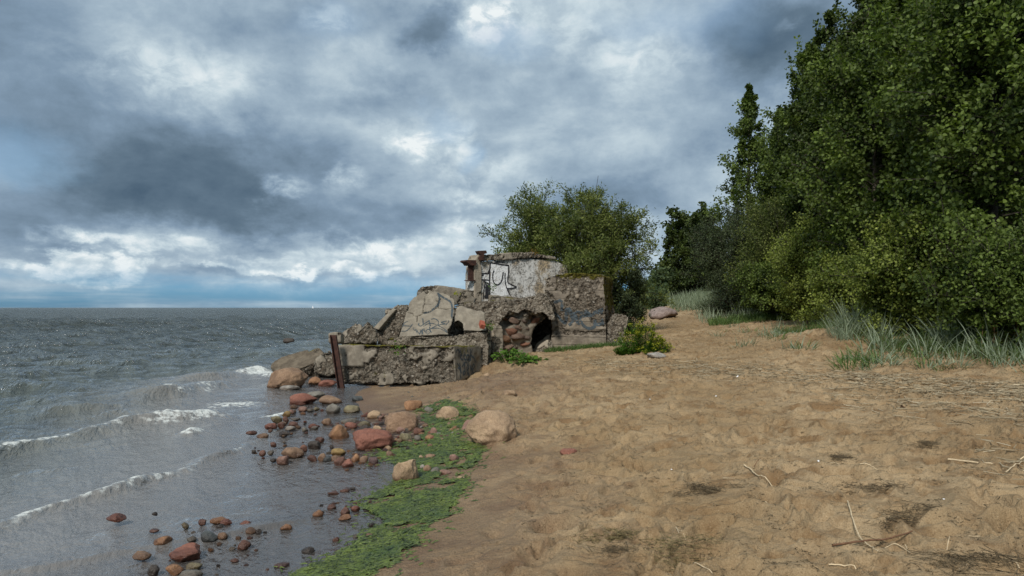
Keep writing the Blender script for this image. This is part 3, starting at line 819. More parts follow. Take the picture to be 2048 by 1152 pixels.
    # --- its broken right-hand half
    c = slab('concrete_slab', 'plain weathered slab half with a red brick stuck in its right corner', 'concrete slab', ZS([(1262, 440), (1330, 385), (1400, 365), (1480, 440), (1620, 455), (1760, 470), (1842, 520), (1845, 700), (1880, 885), (1700, 890), (1400, 885), (1382, 730), (1300, 690), (1225, 715), (1222, 650)]),
             W(940, 660, 18.28), nS, .55, M['concrete_slab'], vox=.024, amp=.04, agg=.0, moss=-.3, seed=13, fn=lambda P, Nn: np.where(Nn@np.array(nv) > .72, -1.2, .7))
    bc = W(964, 650, 18.05)
    bb = link('brick', bevel_mesh(box_mesh('brick', [Vector(q) for q in ((-.06, -.11, -.05), (.06, -.11, -.05), (.06, .11, -.05), (-.06, .11, -.05), (-.06, -.11, .07), (.06, -.11, .07), (.06, .11, .07), (-.06, .11, .07))]), .008), M['brick'], c)
    bb.location = bc-Vector(c.location); bb.rotation_euler = (.5, .2, .3)
    # --- courses of bare aggregate the slabs stand on
    slab('concrete_course', 'low bare pebbly concrete course under the cracked slab and its right half', 'concrete course', [(770, 672), (912, 668), (960, 660), (977, 663), (980, 735), (770, 735)], W(870, 690, 18.0), (.02, -1, .15), 1.3, M['concrete'],
         vox=.03, amp=.06, agg=.7, aggdepth=.05, seed=17)
    slab('rubble_core', 'rough dark concrete core showing through the hole between the two slab halves', 'bunker remains', [(800, 690), (838, 612), (862, 598), (900, 602), (918, 616), (962, 632), (974, 690)], W(870, 690, 18.85), nS, 1.0, M['concrete_dark'], vox=.04, amp=.06, agg=.5, seed=18)
    # --- upright broken slabs right of the block
    gU = 'broken slabs on end beside the long block'
    slab('upright_slab', 'narrow pale concrete slab standing on end right behind the smooth block end', 'concrete slab', Z1([(1690, 700), (1722, 672), (1735, 800), (1712, 945), (1668, 948), (1685, 800)]), W(975, 735, 18.35), (.35, -1, 0), .5, M['concrete'], gU, vox=.026, amp=.04, agg=.1, seed=19)
    slab('upright_slab', 'taller dark concrete slab standing on end above the leafy plants', 'concrete slab', Z1([(1735, 720), (1748, 645), (1770, 618), (1800, 640), (1816, 700), (1806, 860), (1785, 945), (1735, 955), (1712, 940)]), W(995, 738, 18.7), (.5, -1, 0), .42, M['concrete_board'], gU, vox=.026, amp=.045, agg=-.1, seed=23)
    # --- rubble chunks left of the slab
    gC = 'broken concrete chunks left of the tilted slab'
    slab('concrete_chunk', 'pale pointed concrete chunk peeping over the left end of the long block', 'concrete chunk', Z1([(590, 700), (640, 655), (700, 603), (752, 625), (760, 680), (700, 770), (590, 775)]), W(700, 660, 18.3), (-.3, -1, .35), .7, M['concrete_slab'], gC, vox=.03, amp=.05, agg=-.1, seed=29)
    slab('concrete_chunk', 'dark pebbly triangular chunk leaning in front of the stepped slab', 'concrete chunk', Z1([(640, 775), (700, 705), (800, 592), (846, 630), (885, 685), (880, 775)]), W(735, 680, 17.9), (.25, -1, .25), .7, M['concrete_dark'], gC, vox=.03, amp=.07, agg=.6, aggdepth=.05, peb=.07, seed=31)
    tall = slab('concrete_chunk', 'tall tilted slab on edge with a smooth upper side against the sea', 'concrete chunk', Z1([(848, 640), (920, 570), (1000, 495), (1030, 478), (1090, 475), (1102, 500), (1085, 560), (1035, 700), (1000, 780), (870, 780), (870, 690)]), W(780, 660, 18.6), (-.35, -1, .15), .8, M['concrete_dark'], gC, vox=.03, amp=.035, agg=.5, aggdepth=.045, peb=.06, seed=37, chip=.02,
         fn=lambda P, Nn: -1.4*(Nn[:, 0] < -.35))
    fp = plane_pts(Z1([(838, 655), (905, 585), (988, 505), (1012, 515), (945, 590), (880, 668)]), W(780, 660, 18.42), (-.35, -1, .35))
    rough('smooth_face', prism_bm(fp, [p+Vector((.05, .32, -.05)) for p in fp]), M['concrete_slab'], vox=.022, amp=.012, agg=-.8, seed=39, parent=tall, chip=.02)
    slab('concrete_chunk', 'small flat topped chunk on the skyline behind the tall tilted slab', 'concrete chunk', Z1([(925, 640), (925, 505), (990, 493), (1015, 505), (985, 640)]), W(775, 640, 20.0), (0, -1, .1), .8, M['concrete'], gC, vox=.035, amp=.04, agg=.1, seed=41)
    # --- slabs sliding into the sea
    gG = 'fallen slabs awash at the sea edge'
    slab('sea_slab', 'thin dark slab at the back, its low tip furthest out in the waves', 'concrete slab', Z1([(72, 940), (100, 905), (165, 868), (270, 835), (352, 812), (380, 840), (330, 900), (250, 960), (140, 990)]), W(580, 735, 19.4), (-.15, -.75, .75), .32, M['concrete_brown'], gG, vox=.03, amp=.022, agg=-.1, seed=43, chip=.02)
    slab('sea_slab', 'thick tilted slab with a smooth brown top resting behind the big wet boulder', 'concrete slab', Z1([(142, 965), (150, 925), (290, 862), (430, 792), (468, 825), (480, 870), (440, 900), (350, 935), (240, 985)]), W(600, 730, 18.6), (-.2, -.62, .9), .5, M['concrete_brown'], gG, vox=.03, amp=.022, agg=-.1, chip=.02, seed=47, ext=(.15, .3, -.5), fn=lambda P, Nn: np.where(Nn[:, 2] > .4, -.45, .6))
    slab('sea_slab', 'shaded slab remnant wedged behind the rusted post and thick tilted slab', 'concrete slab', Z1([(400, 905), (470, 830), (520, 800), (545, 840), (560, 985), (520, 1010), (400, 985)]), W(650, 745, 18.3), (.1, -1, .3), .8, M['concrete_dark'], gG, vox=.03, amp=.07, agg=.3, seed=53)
    # --- casemate wall with white plaster
    A, Bq = W(946, 600, 21.6), W(1136, 592, 23.6); tA, tB = W(946, 521, 21.6), W(1136, 528, 23.6)
    nW = Vector((A.y-Bq.y, -(A.x-Bq.x), 0)).normalized()
    if nW.y > 0: nW = -nW
    cw = empty('casemate_wall', (A.x, A.y, A.z-.4), 'white plastered bunker wall with bird graffiti and crumbling coping', 'bunker wall')
    bk = -nW*.45
    zlo = -.6
    def wallp(px, py): return plane_pts([(px, py)], A, nW)[0]
    wf = [wallp(*p) for p in ((947, 640), (1140, 640), (1136, 545), (1135, 532), (1124, 528), (1110, 521), (1056, 517), (1000, 521), (965, 523), (947, 524))]
    wall = rough('wall_face', prism_bm(wf, [p+bk for p in wf]), M['plaster'], vox=.03, amp=.012, agg=-2, moss=-.9, seed=61, parent=cw, chip=.0)
    cp = [wallp(*p) for p in ((960, 524), (1000, 521), (1056, 516), (1110, 519), (1109, 515), (1090, 509), (1058, 503), (1044, 503), (1000, 507), (965, 509))]
    rough('coping', prism_bm([p+nW*.07 for p in cp], [p+bk*1.15 for p in cp]), M['concrete'], vox=.025, amp=.04, agg=.25, seed=67, parent=cw, moss=-.05)
    pl = [wallp(*p) for p in ((948, 640), (962, 640), (962, 530), (960, 512), (955, 509), (950, 518), (947, 530))]
    rough('corner_pillar', prism_bm([p+nW*.05 for p in pl], [p+bk*1.1 for p in pl]), M['concrete'], vox=.022, amp=.02, agg=-.35, seed=71, parent=cw, moss=-.2)
    st = empty('steel_bracket', (0, 0, 0), None, None); st.parent = cw
    del_keys = [k for k in ('label', 'category') if k in st]
    base = Vector(cw.location)
    def plate(nm, pts, th, par, d0=0.0):
        p = [wallp(*q)+nW*d0-base for q in pts]
        bm = prism_bm(p, [x-nW*th for x in p]); me = bpy.data.meshes.new(nm); bm.to_mesh(me); bm.free()
        return link(nm, me, M['rust'], par)
    plate('cap_plate', ZW([(65, 262), (90, 235), (262, 240), (262, 335), (150, 335), (118, 290)]), .34, st, .12)
    plate('web_plate', ZW([(160, 335), (268, 335), (262, 615), (158, 612)]), .05, st, .0)
    plate('base_lug', ZW([(135, 616), (160, 600), (262, 606), (262, 622)]), .28, st, .08)
    plate('wall_lug', ZW([(300, 66), (440, 60), (458, 110), (400, 130), (395, 190), (420, 240), (330, 240), (318, 190), (345, 150), (310, 90)]), .2, st, .14)
    whites = [ZW(p) for p in ([(565, 290), (905, 335), (900, 640), (1050, 735), (900, 770), (870, 760), (920, 890), (560, 940)], [(320, 595), (340, 530), (420, 490), (550, 490), (550, 680), (470, 630)])]
    strokes(wall, 'white_paint', [], A, nW, M['paint_white'], .05, .004, whites)
    blk = [ZW(p) for p in ([(515, 470), (555, 380), (565, 290), (640, 295), (780, 320), (910, 335)], [(905, 335), (895, 480), (885, 640), (950, 690), (1050, 735)], [(1050, 735), (980, 760), (870, 765)],
           [(555, 300), (545, 500), (548, 940)], [(630, 425), (605, 500), (610, 610), (650, 680), (710, 690), (760, 640), (785, 560), (800, 455)], [(835, 470), (835, 600), (860, 740), (935, 895)],
           [(550, 485), (430, 485), (350, 515), (318, 590)], [(318, 600), (430, 600), (545, 610)], [(430, 625), (500, 660), (550, 690)], [(465, 655), (440, 800), (430, 965)], [(400, 520), (440, 515)], [(640, 270), (830, 272)])]
    strokes(wall, 'black_outline', blk, A, nW, M['paint_black'], .036, .012, [ZW([(470, 665), (545, 700), (540, 960), (445, 965)])])
    # --- ledge wall left of it
    slab('ledge_wall', 'low grey ledge wall with a crumbling top left of the white wall', 'concrete wall', Z1([(1192, 480), (1193, 362), (1215, 342), (1290, 337), (1360, 342), (1440, 352), (1520, 362), (1596, 372), (1600, 480)]), W(880, 580, 20.6), (.25, -1, 0), 1.0, M['concrete_dark'], vox=.03, amp=.03, agg=-.25, seed=73,
         fn=lambda P, Nn: .9*(P[:, 2] > 2.2)*(P[:, 0] < -2.2))
    # --- broken casemate base with the hollow under it
    slab('casemate_base', 'broad pebbly concrete mass carrying the white wall, hollowed out underneath', 'bunker remains',
         [(905, 612), (935, 604), (975, 600), (1030, 596), (1060, 592), (1092, 586), (1108, 600), (1110, 640), (1098, 640), (1086, 626), (1070, 631), (1052, 620), (1036, 629), (1020, 624), (1004, 640), (997, 652), (990, 668), (975, 668), (968, 640), (955, 625), (920, 622)],
         W(1000, 620, 20.3), (.05, -1, .28), 2.2, M['concrete'], ext=(.1, 2.6, .0), vox=.03, amp=.07, agg=.75, aggdepth=.06, peb=.08, seed=79)
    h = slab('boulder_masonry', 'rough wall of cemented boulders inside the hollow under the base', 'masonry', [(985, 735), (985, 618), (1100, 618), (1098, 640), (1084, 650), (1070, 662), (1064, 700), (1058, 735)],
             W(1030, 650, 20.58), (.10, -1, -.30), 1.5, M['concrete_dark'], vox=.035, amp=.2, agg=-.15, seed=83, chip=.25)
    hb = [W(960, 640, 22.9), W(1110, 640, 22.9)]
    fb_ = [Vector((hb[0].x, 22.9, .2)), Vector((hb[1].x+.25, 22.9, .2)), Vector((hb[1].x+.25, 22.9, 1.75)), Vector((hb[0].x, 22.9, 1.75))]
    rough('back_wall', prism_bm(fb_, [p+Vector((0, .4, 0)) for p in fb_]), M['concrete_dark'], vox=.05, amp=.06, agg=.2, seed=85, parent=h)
    hb_ = BVHTree.FromPolygons([v.co+Vector(h.location) for v in h.data.vertices], [tuple(q.vertices) for q in h.data.polygons])
    rs = np.random.RandomState(5)
    for i, (px, py, r) in enumerate(((1011, 637, .11), (1029, 640, .13), (1046, 641, .10), (1062, 636, .12), (1073, 640, .13), (1035, 655, .15), (1053, 656, .13), (1074, 655, .20), (1022, 664, .13), (1036, 673, .12), (1051, 676, .11), (1013, 676, .10), (1048, 687, .10), (1020, 692, .12), (1090, 640, .10))):
        d_ = Vector(((px-CX)/F, 1, -(py-HY)/F)); hit = hb_.ray_cast(Vector((0, 0, CAM_Z)), d_.normalized())
        if hit[0] is None: continue
        p = hit[0]+d_.normalized()*r*.42
        r *= .55+1.0*rs.rand(); me = rock_mesh('embedded_boulder', r*1.35, r*.85, r*.7, 300+i, 3, 12, .2)
        o = link('embedded_boulder', me, M['rock'], h); o.location = p-Vector(h.location); o.rotation_euler = rs.normal(0, .35, 3)
        o.color = (*[(.17, .085, .055), (.15, .105, .08), (.10, .075, .06), (.20, .12, .075)][i % 4], 1)
    # --- square bunker block on the right
    K1, K2 = W(1102, 715, 21.0), W(1216, 713, 20.45)
    kp = ZK([(135, 1085), (130, 770), (150, 740), (115, 640), (65, 560), (45, 350), (42, 140), (100, 108), (260, 75), (450, 62), (620, 68), (740, 80), (790, 95), (800, 300), (820, 560), (825, 740), (842, 1090)])
    nK = Vector((K1.y-K2.y, -(K1.x-K2.x), 0)).normalized(); nK = -nK if nK.y > 0 else nK
    f = plane_pts(kp, K1, nK)
    ext = W(1231, 640, 22.4)-W(1211, 640, 20.5); ext.z = 0
    def fnK(P, Nn):
        z = P[:, 2]; fr = Nn@np.array(nK) > .6
        band = np.exp(-((z-1.75)/.42)**2)*1.0+np.exp(-((z-1.05)/.07)**2)*.9+np.exp(-((z-2.5)/.2)**2)*.5
        return np.where(fr, -.46+band*.85, -.1+.4*(z < 1.4))
    k = rough('bunker_block', prism_bm(f, [p+ext for p in f]), M['concrete_dark_board'], vox=.028, amp=.04, agg=.05, aggdepth=.05, peb=.07, moss=0.0, seed=89, fn=fnK)
    mo = k.data.attributes['moss']; nvv = len(k.data.vertices); arr = np.empty(nvv, np.float32); mo.data.foreach_get('value', arr)
    co = np.empty(nvv*3, np.float32); k.data.vertices.foreach_get('co', co); co = co.reshape(-1, 3); nn = np.empty(nvv*3, np.float32); k.data.vertices.foreach_get('normal', nn); nn = nn.reshape(-1, 3)
    zz = co[:, 2]; arr = np.maximum(arr, .85*(nn[:, 0] > .5)*sstep(1.0, 1.5, zz+.2*vnoise(co*3, 4))); arr = np.maximum(arr, .8*sstep(2.12, 2.3, zz+.22*fbm(co*4.5, 4, 6)))
    mo.data.foreach_set('value', arr)
    tag(k, 'square board marked bunker block with mossy top and blurred blue grey tag', 'bunker block')
    tk = [[(80, 460), (190, 430), (270, 420), (270, 540)], [(90, 490), (200, 590), (310, 690), (330, 520), (400, 660), (360, 720)], [(350, 500), (480, 700), (430, 560), (540, 570)], [(540, 560), (620, 590), (500, 620), (540, 720), (620, 760), (690, 730)],
          [(560, 530), (640, 600), (680, 560), (790, 520)], [(690, 560), (780, 560)], [(680, 650), (690, 710), (790, 690), (760, 650)], [(120, 180), (160, 260), (240, 270)], [(300, 170), (330, 260)], [(390, 240), (460, 230)], [(700, 180), (760, 200)]]
    strokes(k, 'graffiti_tag', [ZK(l) for l in tk[:6]], K1, nK, M['paint_teal'], .085, .008)
    strokes(k, 'painted_smear', [ZK(l) for l in tk[6:7]], K1, nK, M['paint_teal'], .10, .008)
    # --- pieces leaning round it
    slab('leaning_slab', 'pebbly concrete slab on edge leaning against the right side of the bunker block', 'concrete slab', ZK([(850, 1090), (880, 760), (930, 610), (975, 565), (1040, 580), (1105, 620), (1070, 760), (1030, 960), (1010, 1020), (905, 1085)]), W(1235, 700, 20.3), (.25, -1, .05), .45, M['concrete'],
         vox=.028, amp=.05, agg=.2, seed=97, fn=lambda P, Nn: np.where(Nn[:, 0] > .5, -.8, .35))
    slab('leaning_slab', 'small striped concrete slab leaning in the dark hollow left of the bunker block', 'concrete slab', Z2([(695, 950), (705, 900), (745, 850), (815, 805), (835, 830), (835, 950)]), W(1085, 705, 20.6), (-.3, -1, .4), .25, M['concrete'], vox=.024, amp=.04, agg=.0, seed=101)
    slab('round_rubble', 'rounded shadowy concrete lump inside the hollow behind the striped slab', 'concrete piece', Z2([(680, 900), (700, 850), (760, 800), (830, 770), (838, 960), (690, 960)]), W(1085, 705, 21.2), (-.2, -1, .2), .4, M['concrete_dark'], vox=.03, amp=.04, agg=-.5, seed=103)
# ------------------------------------------------------------------ stones
_ico = {}
def ico(sub):
    if sub not in _ico:
        bm = bmesh.new(); bmesh.ops.create_icosphere(bm, subdivisions=sub, radius=1)
        _ico[sub] = (np.array([v.co[:] for v in bm.verts]), np.array([[v.index for v in f.verts] for f in bm.faces])); bm.free()
    return _ico[sub]

def rock_mesh(name, rx, ry, rz, seed, sub=4, facets=9, round_=.5):
    V, Fc = ico(sub); rs = np.random.RandomState(seed)
    P = V.copy()
    for _ in range(facets):
        nn = rs.normal(size=3); nn /= np.linalg.norm(nn); dd = .52+.38*rs.rand()
        e = np.clip(P@nn-dd, 0, None); P = P-nn*(e*min(.95, .45+.9*(1-round_)*rs.rand()))[:, None]
    P = P*(1+.17*fbm(V*1.3+seed, 3, seed)+.075*fbm(V*3.4+seed, 3, seed+3)+.024*fbm(V*11, 3, seed+4))[:, None]
    P = P/np.abs(P).max(0)
    return np_mesh(name, P*np.array([rx, ry, rz]), Fc, True)

KOL = dict(red=(.25, .088, .052), redbrown=(.155, .072, .048), orange=(.36, .185, .085), tan=(.44, .30, .175), brown=(.235, .145, .085), grey=(.165, .155, .13), dark=(.065, .055, .048), pink=(.34, .195, .145),
           olive=(.19, .165, .09), ochre=(.36, .24, .075), slate=(.075, .09, .095), pale=(.36, .34, .30), purple=(.145, .09, .085), granite=(.24, .185, .165))
WORD = dict(red='red', redbrown='red brown', orange='orange', tan='tan', brown='brown', grey='grey', dark='blackish', pink='pink', olive='olive', ochre='ochre yellow', slate='slate grey', pale='pale grey', purple='dull purple')
# photo column of the middle, photo row of the foot, width and height in photo pixels, colour, label (None: worded from look and place)
STONES = [
 (983, 890, 108, 62, 'tan', 'largest tan granite boulder, half sunk where the green algae meets the sand'),
 (814, 965, 61, 54, 'tan', 'tall rounded tan boulder with a dark wet foot at the water edge'),
 (799, 864, 80, 38, 'brown', 'big brown rounded boulder among the cobbles above the red slanting one'),
 (744, 901, 86, 40, 'red', 'big red slanting boulder with a flat face among the cobbles'),
 (897, 839, 52, 26, 'tan', 'tan wedge shaped boulder sitting on the green algae'),
 (826, 821, 38, 20, 'orange', 'orange tan boulder at the upper edge of the green algae'),
 (939, 864, 30, 23, 'pink', 'pink speckled stone leaning on the left of the largest tan boulder'),
 (677, 878, 44, 26, 'orange', 'smooth orange boulder alone in the shallow water left of the red slanting one'),
 (575, 778, 82, 41, 'brown', 'big wet brown boulder in front of the slabs at the sea edge'),
 (631, 770, 30, 16, 'orange', 'orange stone between the big wet boulder and the rusted post'),
 (654, 773, 38, 12, 'red', 'low red stone at the foot of the rusted post'),
 (581, 781, 42, 10, 'pale', 'flat pale grey stone in the wash just below the big wet brown boulder'),
 (607, 808, 58, 21, 'red', 'broad dark red boulder in the wash left of the brown speckled one'),
 (632, 796, 38, 14, 'grey', 'grey humped stone just behind the broad red boulder in the wash'),
 (660, 808, 50, 18, 'brown', 'brown speckled boulder at the water line right of the broad red one'),
 (667, 828, 30, 20, 'grey', 'rounded grey olive stone in the wash below the brown speckled boulder'),
 (703, 826, 34, 15, 'olive', 'olive tan stone at the tip of the bare wet sand'),
 (585, 916, 48, 19, 'brown', 'brown speckled boulder standing out in the shallows with small stones round it'),
 (567, 927, 28, 14, 'pink', 'pinkish grey stone in front of the speckled boulder in the shallows'),
 (677, 913, 30, 14, 'ochre', 'ochre yellow stone on top of the cobble cluster at the water edge'),
 (695, 936, 26, 16, 'red', 'round red stone at the water side of the cobble cluster'),
 (907, 923, 22, 14, 'pink', 'pinkish grey stone alone on the middle of the green algae'),
 (1138, 911, 37, 18, 'red', 'salmon red stone alone on the dry sand'),
 (377, 1123, 74, 25, 'red', 'large rough red brown stone in the nearest shallow water'),
 (352, 1150, 40, 20, 'orange', 'long orange brown stone in the nearest shallows below the rough red one'),
 (305, 1152, 26, 20, 'dark', 'dark speckled stone in the nearest shallows left of the long orange one'),
 (388, 1141, 33, 13, 'olive', 'olive stone with a pale rim in the nearest shallows'),
 (381, 1160, 48, 17, 'grey', 'broad grey stone cut by the lower edge of the photo'),
 (417, 1083, 38, 18, 'slate', 'angular slate grey stone with a notched top in the near shallows'),
 (325, 1089, 37, 13, 'orange', 'orange brown stone caught under a ripple in the near shallows'),
 (232, 1044, 38, 13, 'red', 'rough red stone alone far left in the shallows'),
 (616, 1108, 27, 12, 'dark', 'blackish stone just breaking the water near the algae'),
 (577, 685, 26, 9, 'dark', 'dark pointed rock in the open sea left of the ruin'),
 (632, 687, 46, 8, 'purple', 'low flat purple brown rock in the open sea beside the ruin'),
 (1326, 638, 60, 23, 'granite', 'pinkish granite boulder at the top of the sandy path'),
 (1312, 716, 42, 11, 'pale', 'flat pale stone beside the flowering plants right of the bunker block'),
 (973, 757, 15, 10, 'tan', 'small tan stone at the foot of the smooth block end'),
 (715, 803, 24, 11, 'slate', 'slate grey pointed stone on the bare wet sand'),
 (1019, 798, 28, 13, 'tan', 'tan stone half buried in the sand below the long block'),
 (1003, 803, 20, 7, 'pink', 'small pink stone next to the tan half buried one on the sand'),
 (605, 823, 20, 9, 'pink', None), (620, 823, 14, 6, 'grey', None), (633, 821, 14, 7, 'olive', None), (574, 833, 19, 10, 'ochre', None), (583, 827, 17, 7, 'pink', None), (553, 844, 23, 14, 'olive', None),
 (571, 845, 13, 13, 'redbrown', None), (591, 841, 20, 5, 'grey', None), (543, 858, 27, 10, 'red', None), (563, 855, 17, 9, 'redbrown', None), (586, 854, 22, 10, 'redbrown', None), (581, 860, 21, 7, 'pale', None),
 (653, 851, 20, 14, 'brown', None), (625, 856, 17, 8, 'red', None), (610, 863, 14, 8, 'grey', None), (503, 870, 23, 7, 'redbrown', None), (525, 877, 24, 9, 'brown', None), (568, 872, 25, 9, 'dark', None),
 (639, 884, 19, 9, 'redbrown', None), (629, 897, 28, 15, 'dark', None), (607, 903, 17, 12, 'redbrown', None), (547, 894, 13, 9, 'redbrown', None), (508, 907, 10, 7, 'dark', None), (525, 911, 14, 10, 'redbrown', None),
 (541, 909, 13, 8, 'grey', None), (546, 923, 16, 7, 'dark', None), (663, 897, 9, 8, 'dark', None), (776, 895, 22, 14, 'brown', None), (774, 902, 20, 9, 'tan', None), (645, 922, 20, 15, 'brown', None),
 (654, 923, 19, 12, 'slate', None), (671, 922, 24, 10, 'brown', None), (682, 932, 28, 16, 'redbrown', None), (710, 925, 21, 17, 'orange', None), (728, 926, 20, 13, 'brown', None), (748, 930, 21, 16, 'purple', None),
 (624, 922, 21, 11, 'redbrown', None), (702, 858, 26, 12, 'red', None), (728, 854, 29, 10, 'olive', None), (728, 865, 26, 15, 'dark', None), (753, 866, 21, 14, 'tan', None), (702, 847, 41, 8, 'grey', None),
 (748, 838, 28, 16, 'tan', None), (802, 868, 18, 13, 'pink', None), (812, 884, 27, 17, 'olive', None), (860, 881, 21, 11, 'orange', None), (835, 883, 15, 12, 'grey', None), (868, 869, 15, 14, 'pink', None),
 (860, 919, 26, 9, 'brown', None), (842, 919, 12, 8, 'tan', None), (855, 946, 18, 15, 'brown', None), (845, 939, 11, 9, 'pale', None), (872, 947, 22, 11, 'grey', None), (890, 950, 25, 9, 'pink', None), (921, 962, 20, 8, 'tan', None),
 (858, 824, 21, 9, 'grey', None), (780, 915, 17, 12, 'brown', None), (792, 886, 12, 9, 'orange', None), (902, 865, 12, 9, 'orange', None), (837, 869, 24, 11, 'redbrown', None),
 (286, 1121, 39, 14, 'brown', None), (446, 1080, 21, 14, 'brown', None), (487, 1100, 29, 16, 'redbrown', None), (501, 1069, 23, 13, 'brown', None), (517, 1069, 13, 10, 'dark', None), (493, 1053, 26, 9, 'red', None),
 (436, 1048, 34, 10, 'orange', None), (453, 1051, 25, 11, 'red', None), (404, 1049, 16, 9, 'redbrown', None), (370, 1057, 16, 10, 'olive', None), (382, 1086, 22, 11, 'grey', None), (441, 1058, 16, 8, 'dark', None), (309, 1065, 21, 6, 'redbrown', None),
 (310, 1031, 12, 6, 'dark', None), (636, 1035, 23, 14, 'orange', None), (689, 1042, 28, 11, 'orange', None), (711, 1025, 19, 12, 'red', None), (691, 1032, 20, 16, 'redbrown', None), (663, 1020, 19, 10, 'redbrown', None), (572, 1062, 25, 11, 'orange', None),
 (565, 1137, 32, 10, 'purple', None), (711, 1078, 12, 8, 'grey', None), (738, 1076, 18, 8, 'pink', None), (743, 1056, 14, 9, 'dark', None), (672, 1084, 14, 9, 'redbrown', None), (470, 1125, 18, 6, 'redbrown', None), (690, 985, 20, 6, 'redbrown', None), (668, 990, 24, 6, 'redbrown', None), (705, 981, 12, 6, 'dark', None),
]

def desat(c):
    red = c[0] > 2.2*c[1]; pale = c[0] > .3; k = .22 if red else .14; f = 1.02 if red else .88 if pale else 1.12
    g = sum(c)/3; return tuple(min(.6, f*(x*(1-k)+g*k)) for x in c)

def zone(px, py):
    if py > 1000: return ('lying by the algae mat in the near cove' if px > 600 else 'in the shallow water nearest the camera') if px < 760 else 'on the algae'
    if px < 640: return 'standing out of the shallows beyond the cobbles' if py > 850 else 'in the wash left of the wet sand'
    if px < 760: return 'in the cobble cluster at the water edge' if py > 870 else 'in the pebbly strip below the wet sand'
    return 'on the green algae' if py > 900 else 'among the cobbles beside the brown boulder'

def place_stone(name, px, foot, w, h, colour, seed, sub, me=None, facets=7):
    g = G(px, foot); Y = g.y
    rx = w/F*Y/2; vis = h/F*Y
    ry = rx*.85; Yc = Y+ry*.75; x = (px-CX)/F*Yc
    zg = max(sz(x, Yc), -.04)
    zg = max(zg, g.z-.05) if g.z <= .001 else zg
    rz = max(vis*.72, rx*.35); zc = zg+vis-rz
    zc = g.z+vis-rz if g.z <= .001 else zc
    if me is None: me = rock_mesh(name, rx, ry, rz, seed, sub, facets)
    o = link(name, me, M['rock'] if not me.materials else None)
    o.location = (x, Yc, zc); o.color = (*desat(KOL[colour]), 1)
    return o, (rx, ry, rz)

def build_stones():
    for i, (px, ft, w, h, c, lab) in enumerate(STONES):
        big = w > 40
        sub = 5 if w > 60 else 4 if w > 24 else 3
        nm = 'boulder' if w > 34 else 'stone'
        o, _ = place_stone(nm, px, ft, w, h, c, 40+i*3, sub, None, 2 if i == 0 else 11)
        if lab is None:
            ratio = h/w
            shape = 'flat' if ratio < .38 else 'low' if ratio < .5 else 'rounded' if ratio < .68 else 'knobby'
            size = 'tiny' if w < 15 else 'small' if w < 22 else 'fist sized'
            lab = f'{size} {shape} {WORD[c]} stone {zone(px, ft)}'
            tag(o, lab, 'stone', 'loose '+'stones '+zone(px, ft))
        else: tag(o, lab, 'boulder' if w > 34 else 'stone')
    # pebbles: copies of a few shapes
    protos = [rock_mesh('pebble', 1, .85, .6, 900+k, 3, 7, .8) for k in range(8)]
    for m_ in protos: m_.materials.append(M['rock'])
    rs = np.random.RandomState(12)
    ks = ['redbrown', 'pink', 'grey', 'brown', 'tan', 'dark', 'red', 'pale', 'orange', 'purple']
    beds = [([(655, 850), (760, 822), (800, 838), (770, 880), (700, 880)], 72, 7, 15, 'small pebble in the pebbly strip at the water edge', 'pebbles of the strip at the water edge'),
            ([(770, 868), (900, 845), (925, 862), (900, 890), (820, 905), (780, 895)], 50, 7, 16, 'small pebble lying between cobbles on the algae', 'pebbles between the cobbles on the algae'),
            ([(640, 905), (770, 895), (800, 925), (760, 945), (690, 945)], 50, 5, 14, 'small pebble packed around the cobbles at the water edge', 'pebbles round the cobble cluster'),
            ([(880, 935), (830, 985), (800, 960), (830, 930)], 12, 6, 11, 'small pebble beside the tall boulder with the wet foot', 'pebbles beside the tall boulder'),
            ([(600, 1010), (740, 1000), (740, 1030), (640, 1040)], 20, 6, 14, 'small pebble awash beside the algae mat', 'pebbles awash beside the algae mat'),
            ([(845, 818), (900, 805), (1010, 840), (990, 835)], 14, 4, 9, 'small pebble at the upper rim of the algae', 'pebbles at the upper rim of the algae'),
            ([(560, 1060), (380, 1060), (300, 1150), (560, 1150)], 18, 6, 15, 'small pebble showing through the nearest shallow water', 'pebbles in the nearest shallows'),
            ([(585, 806), (690, 800), (715, 850), (640, 870), (560, 850)], 24, 7, 15, 'small pebble in the wash beside the broad red boulder', 'pebbles in the wash below the ruin'),
            ([(480, 870), (620, 840), (640, 900), (520, 920)], 16, 5, 11, 'small pebble breaking the surface of the stony shallows', 'pebbles in the stony shallows'),
            ([(700, 775), (960, 772), (1010, 812), (760, 815)], 12, 4, 11, 'small pebble on the bare damp sand below the long block', 'pebbles on the damp sand')]
    for poly, cnt, w0, w1, lab, grp in beds:
        k = 0
        xs = [p[0] for p in poly]; ys = [p[1] for p in poly]
        while k < cnt:
            px, py = rs.uniform(min(xs), max(xs)), rs.uniform(min(ys), max(ys))
            if not inpoly(np.array([px]), np.array([py]), poly)[0]: continue
            w = rs.uniform(w0, w1)*(.8+.4*rs.rand()); g = G(px, py)
            r = w/F*g.y/2
            c = ks[rs.randint(len(ks))]
            o = link('pebble', protos[k % 8]); z = max(sz(g.x, g.y), -.25*r)
            o.location = (g.x, g.y, z+r*(.05+.3*rs.rand())); o.scale = (r, r, r); o.rotation_euler = (rs.normal(0, .2), rs.normal(0, .2), rs.rand()*6.3)
            o.color = (*desat(KOL[c]), 1)
            tag(o, f'{WORD[c]} '+lab, 'pebble', grp); k += 1
# ------------------------------------------------------------------ trees and plants
def unit(a): return a/(np.linalg.norm(a, axis=-1, keepdims=True)+1e-9)

